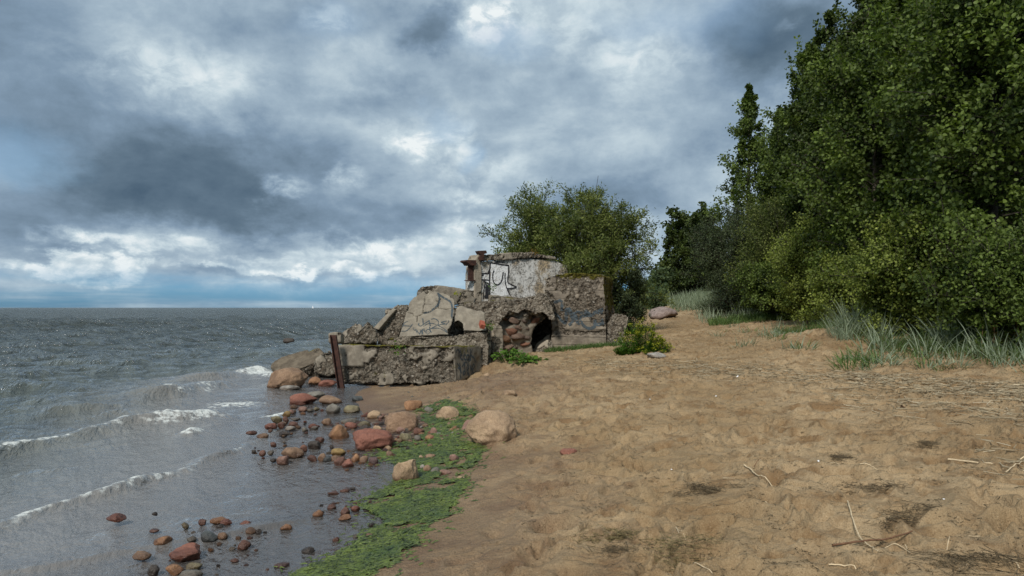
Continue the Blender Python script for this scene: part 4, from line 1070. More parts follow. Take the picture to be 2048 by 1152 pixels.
def leaf_mesh(name, pos, axis, nrm, L, Wd, tint, simple=False):
    axis = unit(axis); side = unit(np.cross(axis, nrm)); up = np.cross(side, axis)
    L = L[:, None]; Wd = Wd[:, None]; n = len(pos)
    if simple:
        V = np.stack([pos, pos+axis*L*.5+side*Wd*.5+up*Wd*.12, pos+axis*L, pos+axis*L*.5-side*Wd*.5+up*Wd*.12], 1).reshape(-1, 3)
        Fc = np.arange(n*4).reshape(n, 4); t = tint
    else:
        V = np.stack([pos, pos+axis*L*.28+side*Wd*.46+up*Wd*.14, pos+axis*L*.68+side*Wd*.40+up*Wd*.10, pos+axis*L-up*L*.08,
                      pos+axis*L*.68-side*Wd*.40+up*Wd*.10, pos+axis*L*.28-side*Wd*.46+up*Wd*.14], 1).reshape(-1, 3)
        b = np.arange(n)[:, None]*6
        Fc = np.concatenate([b+np.array([[0, 1, 2, 3]]), b+np.array([[0, 3, 4, 5]])], 1).reshape(-1, 4); t = np.repeat(tint, 2)
    return np_mesh(name, V, Fc, False, {'tint': ('FACE', t)})

def grow(seed, H, R, prof, nstem=1, splay=.0, nlimb=50, nsub=12, nleaf=26, leaf=(.07, .06), up=.5, t0=.08, wig=.12, trunk_r=.1, sub_len=.32, scat=.09, droop=.25, asym=(0, 0), taper=1.0, simple=False, top=True, tvar=.18, env=None, shoots=0):
    """trunk(s), limbs, twigs and leaves; returns the wood mesh and the leaf mesh, base at the origin"""
    rs = np.random.RandomState(seed)
    ns = 14
    t = np.linspace(0, 1, ns)
    stems = []
    for i in range(nstem):
        a = 6.283*i/nstem+rs.uniform(-.5, .5); h = H*(1 if i == 0 else rs.uniform(.72, .98)); sp = splay*(rs.uniform(.2, .6) if i == 0 and nstem > 1 else rs.uniform(.6, 1.1))
        wob = np.cumsum(rs.normal(0, wig/ns**.5*.5, (ns, 2)), 0)*H*.12
        r = sp*R*t**1.25
        P = np.stack([r*math.cos(a)+wob[:, 0]+asym[0]*t**1.5+.05*math.cos(a), r*math.sin(a)+wob[:, 1]+asym[1]*t**1.5+.05*math.sin(a), t*h], 1); P[0, 2] = -.15
        stems.append((P, h, a))
    w = MB()
    w.tubes(np.stack([s[0] for s in stems]), np.stack([np.maximum(trunk_r*(1-.93*t)*s[1]/H/(nstem**.4), .006) for s in stems]), 7)
    LP, LD, LL, LT = [], [], [], []
    for k in range(nlimb):
        P, h, a = stems[k % nstem]
        tt = t0+(1-t0)*((k+.5*rs.rand())/nlimb)**.85
        f = tt*(ns-1); i = min(int(f), ns-2); o = P[i]*(1-(f-i))+P[i+1]*(f-i)
        az = k*2.39996+rs.uniform(-.4, .4) if nstem == 1 else a+rs.normal(0, 1.15)
        zf = o[2]/H
        ln = max(R*prof(zf)*rs.uniform(1-tvar*1.6, 1+tvar), .08)
        # measured from the axis of the crown, not from a leaning stem
        if nstem > 1: ln = max(ln-.75*math.hypot(o[0], o[1]), .25*R*prof(zf)+.12)
        e = up*(.55+.7*tt)+rs.normal(0, .15)
        d = np.array([math.cos(az)*math.cos(e), math.sin(az)*math.cos(e), math.sin(e)])
        s = np.linspace(0, 1, 6)[:, None]
        bend = np.array([0, 0, 1.])*(.18*up-droop*.5)*ln
        q = o+d*ln*s+bend*s**2+np.concatenate([np.zeros((1, 3)), np.cumsum(rs.normal(0, .035*ln, (5, 3)), 0)])
        LP.append(q); LD.append(d); LL.append(ln); LT.append(tt)
    if env:
        cz, rz, lump = env; LP, LD, LL, LT = [], [], [], []
        dirs = rs.normal(size=(nlimb*4, 3)); dirs[:, 2] = dirs[:, 2]*.9+.25; dirs = unit(dirs); k = 0
        for d in dirs:
            rad = (rs.uniform(.30, 1.0)**.5)*(1+lump*float(vnoise(d[None]*2.2+seed*3.1, seed)[0])+.06*rs.normal())
            tg = np.array([d[0]*R*rad+asym[0], d[1]*R*rad+asym[1], cz*H+d[2]*rz*H*rad])
            if tg[2] < .12: tg[2] = .12+.1*rs.rand()
            best = None
            for P, h, a in stems:
                c = P[(P[:, 2] < .62*tg[2]) | (np.arange(ns) < 2)]
                q = c[np.argmin(np.linalg.norm((c-tg)*np.array([1, 1, .8]), axis=1))]; dd = np.linalg.norm(q-tg)
                if best is None or dd < best[0]: best = (dd, q)
            o = best[1]; v = tg-o; ln = max(np.linalg.norm(v), .2); s = np.linspace(0, 1, 6)[:, None]
            LP.append(o+v*s+np.array([0, 0, 1])*ln*.10*np.sin(s*3.14)+np.concatenate([np.zeros((1, 3)), np.cumsum(rs.normal(0, .03*ln, (5, 3)), 0)])); LD.append(v/ln); LL.append(max(ln, .42*R)); LT.append(min(1, tg[2]/H)); k += 1
            if k == nlimb: break
    LP = np.array(LP); LD = np.array(LD); LL = np.array(LL); LT = np.array(LT)
    w.tubes(LP, (np.maximum(trunk_r*.34*(1-.75*LT), .012)*np.clip(LL/R, .35, 1))[:, None]*np.linspace(1, .22, 6)[None, :], 4)
    n2 = nlimb*nsub
    li = np.repeat(np.arange(nlimb), nsub); u = rs.uniform(.12, 1.0, n2)**.8
    f = u*5; i0 = np.minimum(f.astype(int), 4); fr = (f-i0)[:, None]
    so = LP[li, i0]*(1-fr)+LP[li, i0+1]*fr
    sd = unit(LD[li]*.75+unit(rs.normal(size=(n2, 3)))*.85+np.array([0, 0, .25*up]))
    sl = (LL[li]*sub_len*(1.15-.55*u)+.10*np.minimum(1, LL[li]/.8))*rs.uniform(.6, 1.25, n2)
    if shoots:
        hi = np.where((LT > .25) & (LT < .98))[0]; pk = hi[rs.randint(len(hi), size=shoots)]; fr = rs.randint(3, 6, shoots)
        so = np.concatenate([so, LP[pk, fr]]); li = np.concatenate([li, pk])
        sd = np.concatenate([sd, unit(LD[pk]*.35+rs.normal(0, .18, (shoots, 3))+np.array([0, 0, 1.]))]); sl = np.concatenate([sl, rs.uniform(.45, 1.15, shoots)*(.6+.05*H)]); n2 += shoots
    s3 = np.linspace(0, 1, 3)[None, :, None]
    SP = so[:, None, :]+sd[:, None, :]*sl[:, None, None]*s3-np.array([0, 0, 1.])*(droop*.35*sl)[:, None, None]*s3**2
    w.tubes(SP, np.repeat(np.array([[.010, .007, .003]])*max(.7, trunk_r*6), n2, 0), 3)
    n3 = n2*nleaf
    si = np.repeat(np.arange(n2), nleaf); q = rs.uniform(.1, 1.05, n3)[:, None]
    pos = so[si]+sd[si]*sl[si][:, None]*q-np.array([0, 0, 1.])*(droop*.35*sl[si])[:, None]*q**2+rs.normal(size=(n3, 3))*(scat*np.minimum(1, .3+.6*LL[li][si]))[:, None]
    ax = sd[si]*.7+unit(rs.normal(size=(n3, 3)))*.9-np.array([0, 0, droop])
    nr = unit(rs.normal(size=(n3, 3)))*.9+np.array([0, 0, .75])+unit(pos*np.array([1, 1, 0]))*.25
    Ls = leaf[0]*rs.uniform(.65, 1.25, n3); Ws = leaf[1]*rs.uniform(.7, 1.2, n3)
    tint = np.clip(.42+.20*rs.normal(size=n2)[si]*.7+.16*rs.normal(size=nlimb)[li][si]+.16*rs.normal(size=n3)+.30*vnoise(pos*1.25, seed+3), 0, .92)
    tint = np.where(rs.rand(n3) < .012, .99, tint)  # a few scattered leaves carry the painted highlight
    keep = pos[:, 2] > .03
    return w.mesh('wood'), leaf_mesh('leaves', pos[keep], ax[keep], nr[keep], Ls[keep], Ws[keep], tint[keep], simple)

def plant(name, label, cat, x, y, meshes, leafmat, bark, group=None, rz=0.0, sc=1.0, z=None, parts=('trunk', 'crown')):
    e = empty(name, (x, y, (sz(x, y) if z is None else z)-.03), label, cat, group, rz)
    e.scale = (sc, sc, sc)
    for nm, me, mt in ((parts[0], meshes[0], bark), (parts[1], meshes[1], leafmat)):
        link(nm, me, mt if not me.materials else None, e)
    return e

dome = lambda z: max(0, 1-((z-.55)/.62)**2)**.5 if z > 0 else .6
def dome2(z): return max(.05, min(1, .75+.9*z) if z < .35 else max(0, 1-((z-.35)/.68)**2)**.5)
def spire(z): return max(.06, (1-z)**.8*1.05 if z > .25 else .55+1.2*z)
def column(z): return max(.05, .62+.9*z if z < .35 else (1-((z-.35)/.66))**.85)*(1+.16*math.sin(z*23))
def spindly(z): return .95 if z < .34 else max(.03, (1-z)*1.42)*(1+.3*math.sin(z*70))

def px_x(px, Y): return (px-CX)/F*Y

def build_trees():
    Y = 26.2; x = px_x(1150, Y)
    plant('willow_tree', 'broad willow with thin grey green leaves growing behind the ruin', 'willow tree', x, Y,
          grow(9, 5.7, 3.2, dome2, nstem=7, splay=.62, nlimb=260, nsub=13, nleaf=32, leaf=(.12, .038), up=.7, trunk_r=.13, scat=.075, droop=.08, sub_len=.22, simple=True, env=(.45, .53, .09), shoots=0), M['leaf_willow'], M['bark_dark'])
    Y = 25.0; x = px_x(1252, Y)
    plant('willow_bush', 'dark low willow bush at the right foot of the broad willow', 'willow bush', x, Y,
          grow(6, 2.0, .75, dome, nstem=5, splay=.6, nlimb=60, nsub=12, nleaf=18, leaf=(.10, .03), up=.7, t0=.02, trunk_r=.05, scat=.08, simple=True), M['leaf_sallow'], M['bark_dark'])
    # the wall of trees on the right, far to near
    T = [
     ('maple_tree', 'small blackish green maple at the far left end of the tree row', 1388, 46, 5.0, 1.95, dome, M['leaf_dark'], dict(nlimb=60, nsub=10, nleaf=32, leaf=(0.168, 0.146), up=.35, t0=.03, trunk_r=.12, sub_len=.24, tvar=.26, scat=.085)),
     ('sallow_tree', 'round grey green sallow between the small maple and the aspens', 1462, 33, 4.95, 1.95, dome, M['leaf_sallow'], dict(nstem=6, splay=.6, nlimb=150, nsub=13, nleaf=24, leaf=(.10, .035), up=.7, trunk_r=.09, scat=.10, simple=True, env=(.47, .52, .14), shoots=60)),
     ('sallow_tree', 'lighter olive green sallow on the right of the round grey green one', 1555, 30, 4.9, 1.75, dome, M['leaf_willow'], dict(nstem=5, splay=.6, nlimb=150, nsub=13, nleaf=24, leaf=(.095, .04), up=.7, trunk_r=.09, scat=.10, simple=True, env=(.47, .52, .18), shoots=60)),
     ('aspen_tree', 'aspen with a thin bare looking spire standing alone against the sky', 1497, 40, 11.6, 2.5, spindly, M['leaf_aspen'], dict(nlimb=95, nsub=10, nleaf=17, leaf=(0.134, 0.112), up=.75, t0=.06, trunk_r=.16, scat=.10, wig=.10, tvar=.34, shoots=0)),
     ('aspen_tree', 'short aspen with a leaning tip just right of the thin spired one', 1552, 38, 9.7, 2.0, spindly, M['leaf_aspen'], dict(nlimb=85, nsub=11, nleaf=22, leaf=(0.134, 0.112), up=.7, t0=.06, trunk_r=.14, scat=.11, asym=(.5, 0), tvar=.3, shoots=0)),
     ('aspen_tree', 'narrow dark aspen stepping up between the leaning one and the tallest trees', 1618, 30, 10.8, 2.35, column, M['leaf_aspen'], dict(nlimb=120, nsub=10, nleaf=32, leaf=(0.112, 0.095), up=.65, t0=.05, trunk_r=.16, sub_len=.24, tvar=.26, scat=.085)),
     ('aspen_tree', 'dark aspen with two ragged tips reaching the top of the photo', 1700, 27, 12.4, 2.5, column, M['leaf_dark'], dict(nlimb=130, nsub=10, nleaf=35, leaf=(0.112, 0.095), up=.65, t0=.05, trunk_r=.17, sub_len=.24, tvar=.26, scat=.085, nstem=3, splay=.45)),
     ('aspen_tree', 'tall blackish aspen filling the upper edge left of the paler crowns', 1800, 23, 13.0, 2.9, column, M['leaf_dark'], dict(nlimb=150, nsub=10, nleaf=37, leaf=(0.106, 0.090), up=.6, t0=.04, trunk_r=.18, sub_len=.24, tvar=.26, scat=.085)),
     ('aspen_tree', 'tall aspen with a pale bare trunk showing through its dark leaves', 1905, 20, 12.5, 2.8, column, M['leaf_aspen'], dict(nlimb=150, nsub=10, nleaf=37, leaf=(0.101, 0.087), up=.6, t0=.04, trunk_r=.17, sub_len=.24, tvar=.26, scat=.085)),
     ('aspen_tree', 'massive dark aspen cut by the right edge of the photo', 2060, 16.8, 11.5, 2.7, column, M['leaf_aspen'], dict(nlimb=150, nsub=10, nleaf=37, leaf=(0.095, 0.083), up=.55, t0=.04, trunk_r=.16, sub_len=.24, tvar=.26, scat=.085)),
     ('aspen_tree', 'dark aspen behind the yellow green bushes, below the tall pale trunk', 1745, 19.5, 6.4, 1.9, dome, M['leaf_aspen'], dict(nlimb=110, nsub=10, nleaf=32, leaf=(0.092, 0.078), up=.5, t0=.03, trunk_r=.1, sub_len=.24, tvar=.26, scat=.085)),
     ('aspen_tree', 'broad green aspen hanging over the right hand grass tufts', 1985, 14.6, 6.6, 2.0, dome, M['leaf_aspen'], dict(nlimb=130, nsub=10, nleaf=35, leaf=(0.090, 0.078), up=.4, t0=.03, trunk_r=.1, sub_len=.24, tvar=.26, scat=.085)),
    ]
    for i, (nm, lab, px, Y, H, R, pr, mt, kw) in enumerate(T):
        plant(nm, lab, nm.replace('_', ' '), px_x(px, Y), Y, grow(20+i, H, R, pr, **dict(dict(shoots=90), **kw)), mt, M['bark'] if 'pale' in lab else M['bark_dark'], 'trees along the top of the beach', rz=i*1.1)
    # back row, only glimpsed through the front one
    fill = grow(60, 13.5, 3.6, column, nlimb=130, nsub=10, nleaf=22, leaf=(.17, .15), up=.6, t0=.03, trunk_r=.2, scat=.18, simple=True)
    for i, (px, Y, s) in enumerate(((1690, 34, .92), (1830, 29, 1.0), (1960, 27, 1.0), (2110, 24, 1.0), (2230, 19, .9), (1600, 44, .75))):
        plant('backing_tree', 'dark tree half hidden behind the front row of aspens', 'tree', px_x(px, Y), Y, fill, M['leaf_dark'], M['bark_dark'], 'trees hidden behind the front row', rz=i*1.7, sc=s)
    B = [
     ('light green young poplar bush, leftmost of the bushes before the sallows', 1622, 23.5, 3.35, 1.45, M['leaf_bush'], .060),
     ('low yellow green poplar bush on the dune left of the tallest grass clump', 1705, 18.6, 2.0, 1.15, M['leaf_bush'], .056),
     ('large yellow green poplar bush behind the tallest grass clump', 1800, 15.8, 2.45, 1.25, M['leaf_bush'], .056),
     ('taller green poplar bush between the yellow green one and the broad aspen', 1885, 15.0, 2.9, 1.25, M['leaf_bush'], .058),
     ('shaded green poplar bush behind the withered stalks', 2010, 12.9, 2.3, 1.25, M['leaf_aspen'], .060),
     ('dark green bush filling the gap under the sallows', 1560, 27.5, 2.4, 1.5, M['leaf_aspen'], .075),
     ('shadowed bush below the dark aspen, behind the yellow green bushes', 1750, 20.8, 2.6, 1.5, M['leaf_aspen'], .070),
    ]
    for i, (lab, px, Y, H, R, mt, lf) in enumerate(B):
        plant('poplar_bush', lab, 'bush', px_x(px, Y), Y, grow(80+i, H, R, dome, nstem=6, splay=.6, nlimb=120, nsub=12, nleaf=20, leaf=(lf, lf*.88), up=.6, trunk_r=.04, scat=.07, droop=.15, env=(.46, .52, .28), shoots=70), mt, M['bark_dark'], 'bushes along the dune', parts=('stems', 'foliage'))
    # bushes far along the shore, seen between the willow and the maple
    fb = [grow(120+k, 4.2, 3.4, dome, nstem=5, splay=.7, nlimb=70, nsub=10, nleaf=14, leaf=(.42, .34), up=.6, t0=.02, trunk_r=.12, scat=.34, simple=True) for k in range(2)]
    FAR = [(1352, 96, .95), (1336, 104, .86), (1318, 112, .78), (1303, 120, .66), (1288, 128, .60), (1272, 118, .62), (1370, 92, 1.05), (1322, 84, .45), (1344, 80, .42), (1306, 92, .38), (1366, 74, .5)]
    for i, (px, Y, s) in enumerate(FAR):
        x = px_x(px, Y)
        plant('far_bush', 'hazy green bush far along the shore beyond the pink granite boulder', 'bush', x, Y, fb[i % 2], M['far_leaf'], M['bark_dark'], 'bushes far along the shore', rz=i*1.3, sc=s, z=max(sz(x, Y), 1.3)-.3*s, parts=('stems', 'foliage'))

# ------------------------------------------------------------------ grasses and small plants
def blades(rs, n, spread, length, width, lean, bend, seg=4):
    """a tuft: curved ribbons from a small base"""
    a = rs.uniform(0, 6.283, n); r = spread*rs.uniform(0, 1, n)**.6
    b = np.stack([r*np.cos(a), r*np.sin(a), np.zeros(n)], 1)
    a2 = a+rs.normal(0, .7, n); ln = length*rs.uniform(.45, 1.15, n); le = np.abs(rs.normal(lean, lean*.5, n)); be = bend*rs.uniform(.2, 1.3, n)
    s = np.linspace(0, 1, seg+1)
    ang = le[:, None]+be[:, None]*s[None, :]
    st = ln[:, None]/seg
    dx = np.concatenate([np.zeros((n, 1)), np.cumsum(np.sin(ang[:, :-1])*st, 1)], 1); dz = np.concatenate([np.zeros((n, 1)), np.cumsum(np.cos(ang[:, :-1])*st, 1)], 1)
    C = np.stack([b[:, 0:1]+dx*np.cos(a2)[:, None], b[:, 1:2]+dx*np.sin(a2)[:, None], dz], 2)
    th = a2+1.57+rs.normal(0, .8, n); sd = np.stack([np.cos(th), np.sin(th), np.zeros(n)], 1)[:, None, :]
    wv = (width*rs.uniform(.7, 1.3, n))[:, None, None]*np.array([.7, 1, .9, .6, .08])[None, :, None]
    V = np.stack([C-sd*wv*.5, C+sd*wv*.5], 2).reshape(-1, 3)
    i = (np.arange(n)*(2*(seg+1)))[:, None]+np.arange(seg)[None, :]*2
    Fc = np.stack([i, i+1, i+3, i+2], -1).reshape(-1, 4)
    t = np.repeat(np.clip(rs.normal(.5, .24, n), 0, .92), seg)
    return V, Fc, t

def blade_mesh(name, parts):
    V, Fc, T, k = [], [], [], 0
    for v, f, t in parts:
        V.append(v); Fc.append(f+k); T.append(t); k += len(v)
    return np_mesh(name, np.concatenate(V), np.concatenate(Fc), True, {'tint': ('FACE', np.concatenate(T))})

def build_grass():
    rs = np.random.RandomState(44)
    pr = {'tall': [blade_mesh('grass_tuft', [blades(rs, 30, .20, .72, .016, .34, .8)]) for _ in range(3)],
          'loose': [blade_mesh('grass_tuft', [blades(rs, 18, .20, .66, .017, .6, .8)]) for _ in range(3)],
          'low': [blade_mesh('grass_tuft', [blades(rs, 26, .24, .34, .014, .65, 1.0)]) for _ in range(3)]}
    lab = {'tall': 'dense upright blue green dune grass tuft in front of the bushes', 'loose': 'loose splayed pale blades of dune grass on the sand before the bushes', 'low': 'low matted blue green grass tuft on the bare dune sand'}
    spots = []
    for px, py, n, sx, sy, k in ((1690, 668, 12, 40, 8, 'tall'), (1740, 676, 8, 45, 8, 'tall'), (1600, 662, 5, 35, 6, 'loose'), (1560, 672, 9, 50, 7, 'low'), (1470, 668, 6, 30, 7, 'low'), (1600, 698, 3, 14, 4, 'low'), (1500, 690, 3, 30, 5, 'low'),
                                 (1790, 700, 7, 40, 12, 'loose'), (1735, 722, 9, 34, 7, 'low'), (1800, 728, 7, 50, 8, 'low'), (1893, 690, 3, 8, 4, 'tall'), (1950, 690, 6, 30, 10, 'tall'), (1930, 715, 7, 55, 10, 'loose'), (2010, 690, 5, 35, 12, 'loose'), (1850, 705, 5, 40, 8, 'loose'),
                                 (1880, 738, 6, 60, 6, 'low'), (1990, 725, 5, 45, 10, 'loose'), (2080, 720, 6, 40, 15, 'loose'), (1640, 650, 5, 30, 4, 'tall'), (1700, 735, 5, 25, 5, 'low')):
        for _ in range(n): spots.append((px+rs.normal(0, sx*.6), py+rs.normal(0, sy*.6), k))
    for px, py, k in spots:
        g = G(px, py)
        o = link('grass_tuft', pr[k][rs.randint(3)]); 
        if not o.data.materials: o.data.materials.append(M['grass_green' if k == 'low' and o.data.name.endswith('7') else 'grass_blue'])
        s = rs.uniform(.75, 1.2)
        o.location = (g.x, g.y, sz(g.x, g.y)-.02); o.rotation_euler = (0, 0, rs.rand()*6.3); o.scale = (s, s, s*rs.uniform(.85, 1.1))
        tag(o, lab[k], 'grass tuft', lab[k].split(' in front')[0].split(' on the')[0]+' tufts')
    # grass nobody could count
    def mass(name, label, n, area, length, width, mat, lean=.3, bend=.6, per=9, spread=.16):
        parts = []
        for _ in range(n):
            x, y = area(); z = sz(x, y)
            v, f, t = blades(rs, per, spread, length*rs.uniform(.7, 1.2), width, lean, bend)
            parts.append((v+np.array([x, y, z-.03]), f, t))
        o = link(name, blade_mesh(name, parts), mat); return tag(o, label, 'grass', kind='stuff')
    def far():
        while True:
            Y = rs.uniform(30, 56); px = rs.uniform(1345, 1560)
            if Y < 37-(px-1400)*.03: 
                if rs.rand() < .8 or px < 1400: continue
            return px_x(px, Y), Y
    mass('dune_grass', 'tall blue green grass covering the far dune under the maple and sallow', 1300, far, .72, .026, M['grass_blue'], .22, .5, 10, .3)
    def strip():
        px = rs.uniform(1425, 1560); Y = rs.uniform(27.5, 31); return px_x(px, Y), Y
    mass('green_grass', 'short bright green grass in front of the sallows', 260, strip, .28, .022, M['grass_green'], .3, .5, 12, .25)
    def foot():
        px = rs.uniform(1095, 1245); Y = 20.15+rs.normal(0, .16)-(px-1170)*.0012; return px_x(px, Y), Y
    mass('green_grass', 'fresh green grass strip along the foot of the bunker block', 330, foot, .17, .014, M['grass_green'], .35, .6, 12, .12)
    def under():
        px = rs.uniform(1560, 2150); Y = np.interp(px, [1560, 1700, 1800, 2150], [21.5, 16.6, 14.2, 11.6])+rs.normal(0, .45); return px_x(px, Y), Y
    mass('green_grass', 'mixed green and straw coloured grass under the edge of the bushes', 560, under, .34, .012, M['grass_green'], .5, .7, 9, .2)
    # leafy plants
    def broad(seed, n, r, h, leaf):
        q = np.random.RandomState(seed); a = q.uniform(0, 6.28, n); rr = r*q.rand(n)**.6; z = h*(1-.6*(rr/r)**2)*q.uniform(.5, 1, n)
        pos = np.stack([rr*np.cos(a), rr*np.sin(a), z], 1)
        lm = leaf_mesh('leaves', pos, np.stack([np.cos(a), np.sin(a), q.normal(-.1, .3, n)], 1), np.stack([q.normal(0, .3, n), q.normal(-.25, .3, n), np.ones(n)], 1), leaf*q.uniform(.6, 1.2, n), leaf*.85*q.uniform(.6, 1.2, n), np.clip(q.normal(.55, .25, n), 0, .95))
        w = MB(); w.tubes(np.stack([np.stack([pos[:, 0]*.4, pos[:, 1]*.4, pos[:, 2]*0-.05], 1), pos*np.array([.8, .8, .6]), pos], 1), np.full((n, 3), .005), 3)
        return w.mesh('stalks'), lm
    for i, (px, py, n, r, h, lab) in enumerate(((1020, 724, 120, .42, .34, 'broad leaved green plant at the foot of the upright slabs'), (1052, 728, 110, .38, .24, 'low broad leaved plant spreading on the sand before the hollow'), (1082, 722, 60, .28, .16, 'small leafy plant between the hollow and the grass strip'))):
        g = G(px, py); plant('leafy_plant', lab, 'plant', g.x, g.y+.15, broad(200+i, n, r, h, .105), M['leaf_weed'], M['leaf_weed'], parts=('stalks', 'leaves'))
    # spurge with yellow green heads
    def spurge(seed, n, R, H):
        q = np.random.RandomState(seed); w = MB(); a = q.uniform(0, 6.28, n); rr = R*q.rand(n)**.55
        tip = np.stack([rr*np.cos(a), rr*np.sin(a), H*(1-.55*(rr/R)**2)*q.uniform(.7, 1.05, n)], 1); bas = tip*np.array([.55, .55, 0])
        w.tubes(np.stack([bas, (bas+tip)*.5+np.array([0, 0, .04]), tip], 1), np.tile([.006, .005, .003], (n, 1)), 3)
        k = 34; si = np.repeat(np.arange(n), k); u = q.uniform(.1, 1, n*k)[:, None]; aa = q.uniform(0, 6.28, n*k)
        pos = bas[si]*(1-u)+tip[si]*u; ax = np.stack([np.cos(aa), np.sin(aa), q.uniform(.1, .9, n*k)], 1); nr = np.stack([-np.cos(aa)*.5, -np.sin(aa)*.5, np.ones(n*k)], 1)
        lv = leaf_mesh('foliage', pos, ax, nr, q.uniform(.05, .10, n*k), q.uniform(.012, .02, n*k), np.clip(q.normal(.5, .25, n*k), 0, .92), True)
        hd = np.where(q.rand(n) < .62)[0]; k = 16; si = np.repeat(hd, k); aa = q.uniform(0, 6.28, len(si))
        hp = tip[si]+q.normal(0, .028, (len(si), 3)); hl = leaf_mesh('flower_heads', hp, np.stack([np.cos(aa), np.sin(aa), q.uniform(.2, 1, len(si))], 1), np.stack([q.normal(0, .4, len(si)), q.normal(0, .4, len(si)), np.ones(len(si))], 1), q.uniform(.03, .05, len(si)), q.uniform(.025, .04, len(si)), np.clip(q.normal(.5, .3, len(si)), 0, .9), True)
        return w.mesh('stems'), lv, hl
    for i, (px, py, Yo, n, R, H, lab) in enumerate(((1280, 706, .2, 85, .55, .80, 'tall spurge clump with yellow green heads right of the leaning slab'), (1308, 708, .35, 60, .45, .48, 'lower spurge clump with yellow heads beside the flat pale stone'), (1252, 709, .0, 50, .30, .30, 'short green spurge growing under the leaning slab'))):
        g = G(px, py); s = spurge(230+i, n, R, H); y = g.y+Yo
        e = plant('spurge_plant', lab, 'plant', px_x(px, y), y, s[:2], M['leaf_weed'], M['leaf_weed'], 'spurge plants', parts=('stems', 'foliage'))
        if i < 2: link('flower_heads', s[2], M['leaf_flower'], e)
    # withered stalks
    def stalk(seed, H, k):
        q = np.random.RandomState(seed); w = MB(); P = np.stack([np.linspace(0, .05, 6), np.linspace(0, .03, 6), np.linspace(-.05, H, 6)], 1)
        w.tubes(P[None], np.linspace(.008, .004, 6)[None], 5)
        u = q.uniform(.25, 1, k); aa = q.uniform(0, 6.28, k); pos = np.stack([u*.05, u*.03, u*H], 1)
        return w.mesh('stalk'), leaf_mesh('leaves', pos, np.stack([np.cos(aa), np.sin(aa), q.uniform(-.6, .5, k)], 1), np.stack([q.normal(0, .3, k), q.normal(0, .3, k), np.ones(k)], 1), q.uniform(.06, .13, k)*(1.1-.5*u), q.uniform(.014, .024, k), np.clip(q.normal(.5, .3, k), 0, .9), True)
    for i, (px, py, H, k, mt, lab) in enumerate(((2032, 668, .82, 130, 'leaf_brown', 'rust brown withered stalk under the trees at the right edge'), (1986, 650, .62, 60, 'leaf_brown', 'orange leaved stalk left of the rust brown one'), (2012, 672, .42, 50, 'leaf_flower', 'short yellowish stalk between the two withered ones'), (1962, 655, .55, 60, 'leaf_weed', 'green leafy stalk left of the withered stalks'))):
        Y = 12.4; x = px_x(px, Y); plant('tall_weed', lab, 'weed', x, Y, stalk(260+i, H, k), M[mt], M['twig_brown'], parts=('stalk', 'leaves'))
    # small growth on the ruin
    for i, (px, py, Y, n, r, mt, lab) in enumerate(((977, 655, 18.35, 60, .14, 'leaf_weed', 'green weed tuft growing in the joint right of the brick'), (986, 576, 21.35, 40, .13, 'leaf_weed', 'small weed growing out of the white wall under the painted bird'), (912, 588, 19.8, 30, .10, 'leaf_flower', 'small yellow green weed on the ledge left of the white wall'),
                                                     (1069, 505, 22.8, 34, .15, 'leaf_brown', 'orange dead weed on the coping of the white wall'), (795, 697, 16.35, 60, .16, 'leaf_weed', 'green moss cushion hanging on the long block'))):
        p = W(px, py, Y); q = np.random.RandomState(270+i); a = q.uniform(0, 6.28, n)
        o = link('wall_weed', leaf_mesh('wall_weed', q.normal(0, r*.45, (n, 3)), np.stack([np.cos(a), np.sin(a), q.uniform(0, 1, n)], 1), q.normal(size=(n, 3)), q.uniform(.04, .08, n), q.uniform(.02, .04, n), np.clip(q.normal(.5, .3, n), 0, .9), True), M[mt])
        o.location = p; tag(o, lab, 'weed')
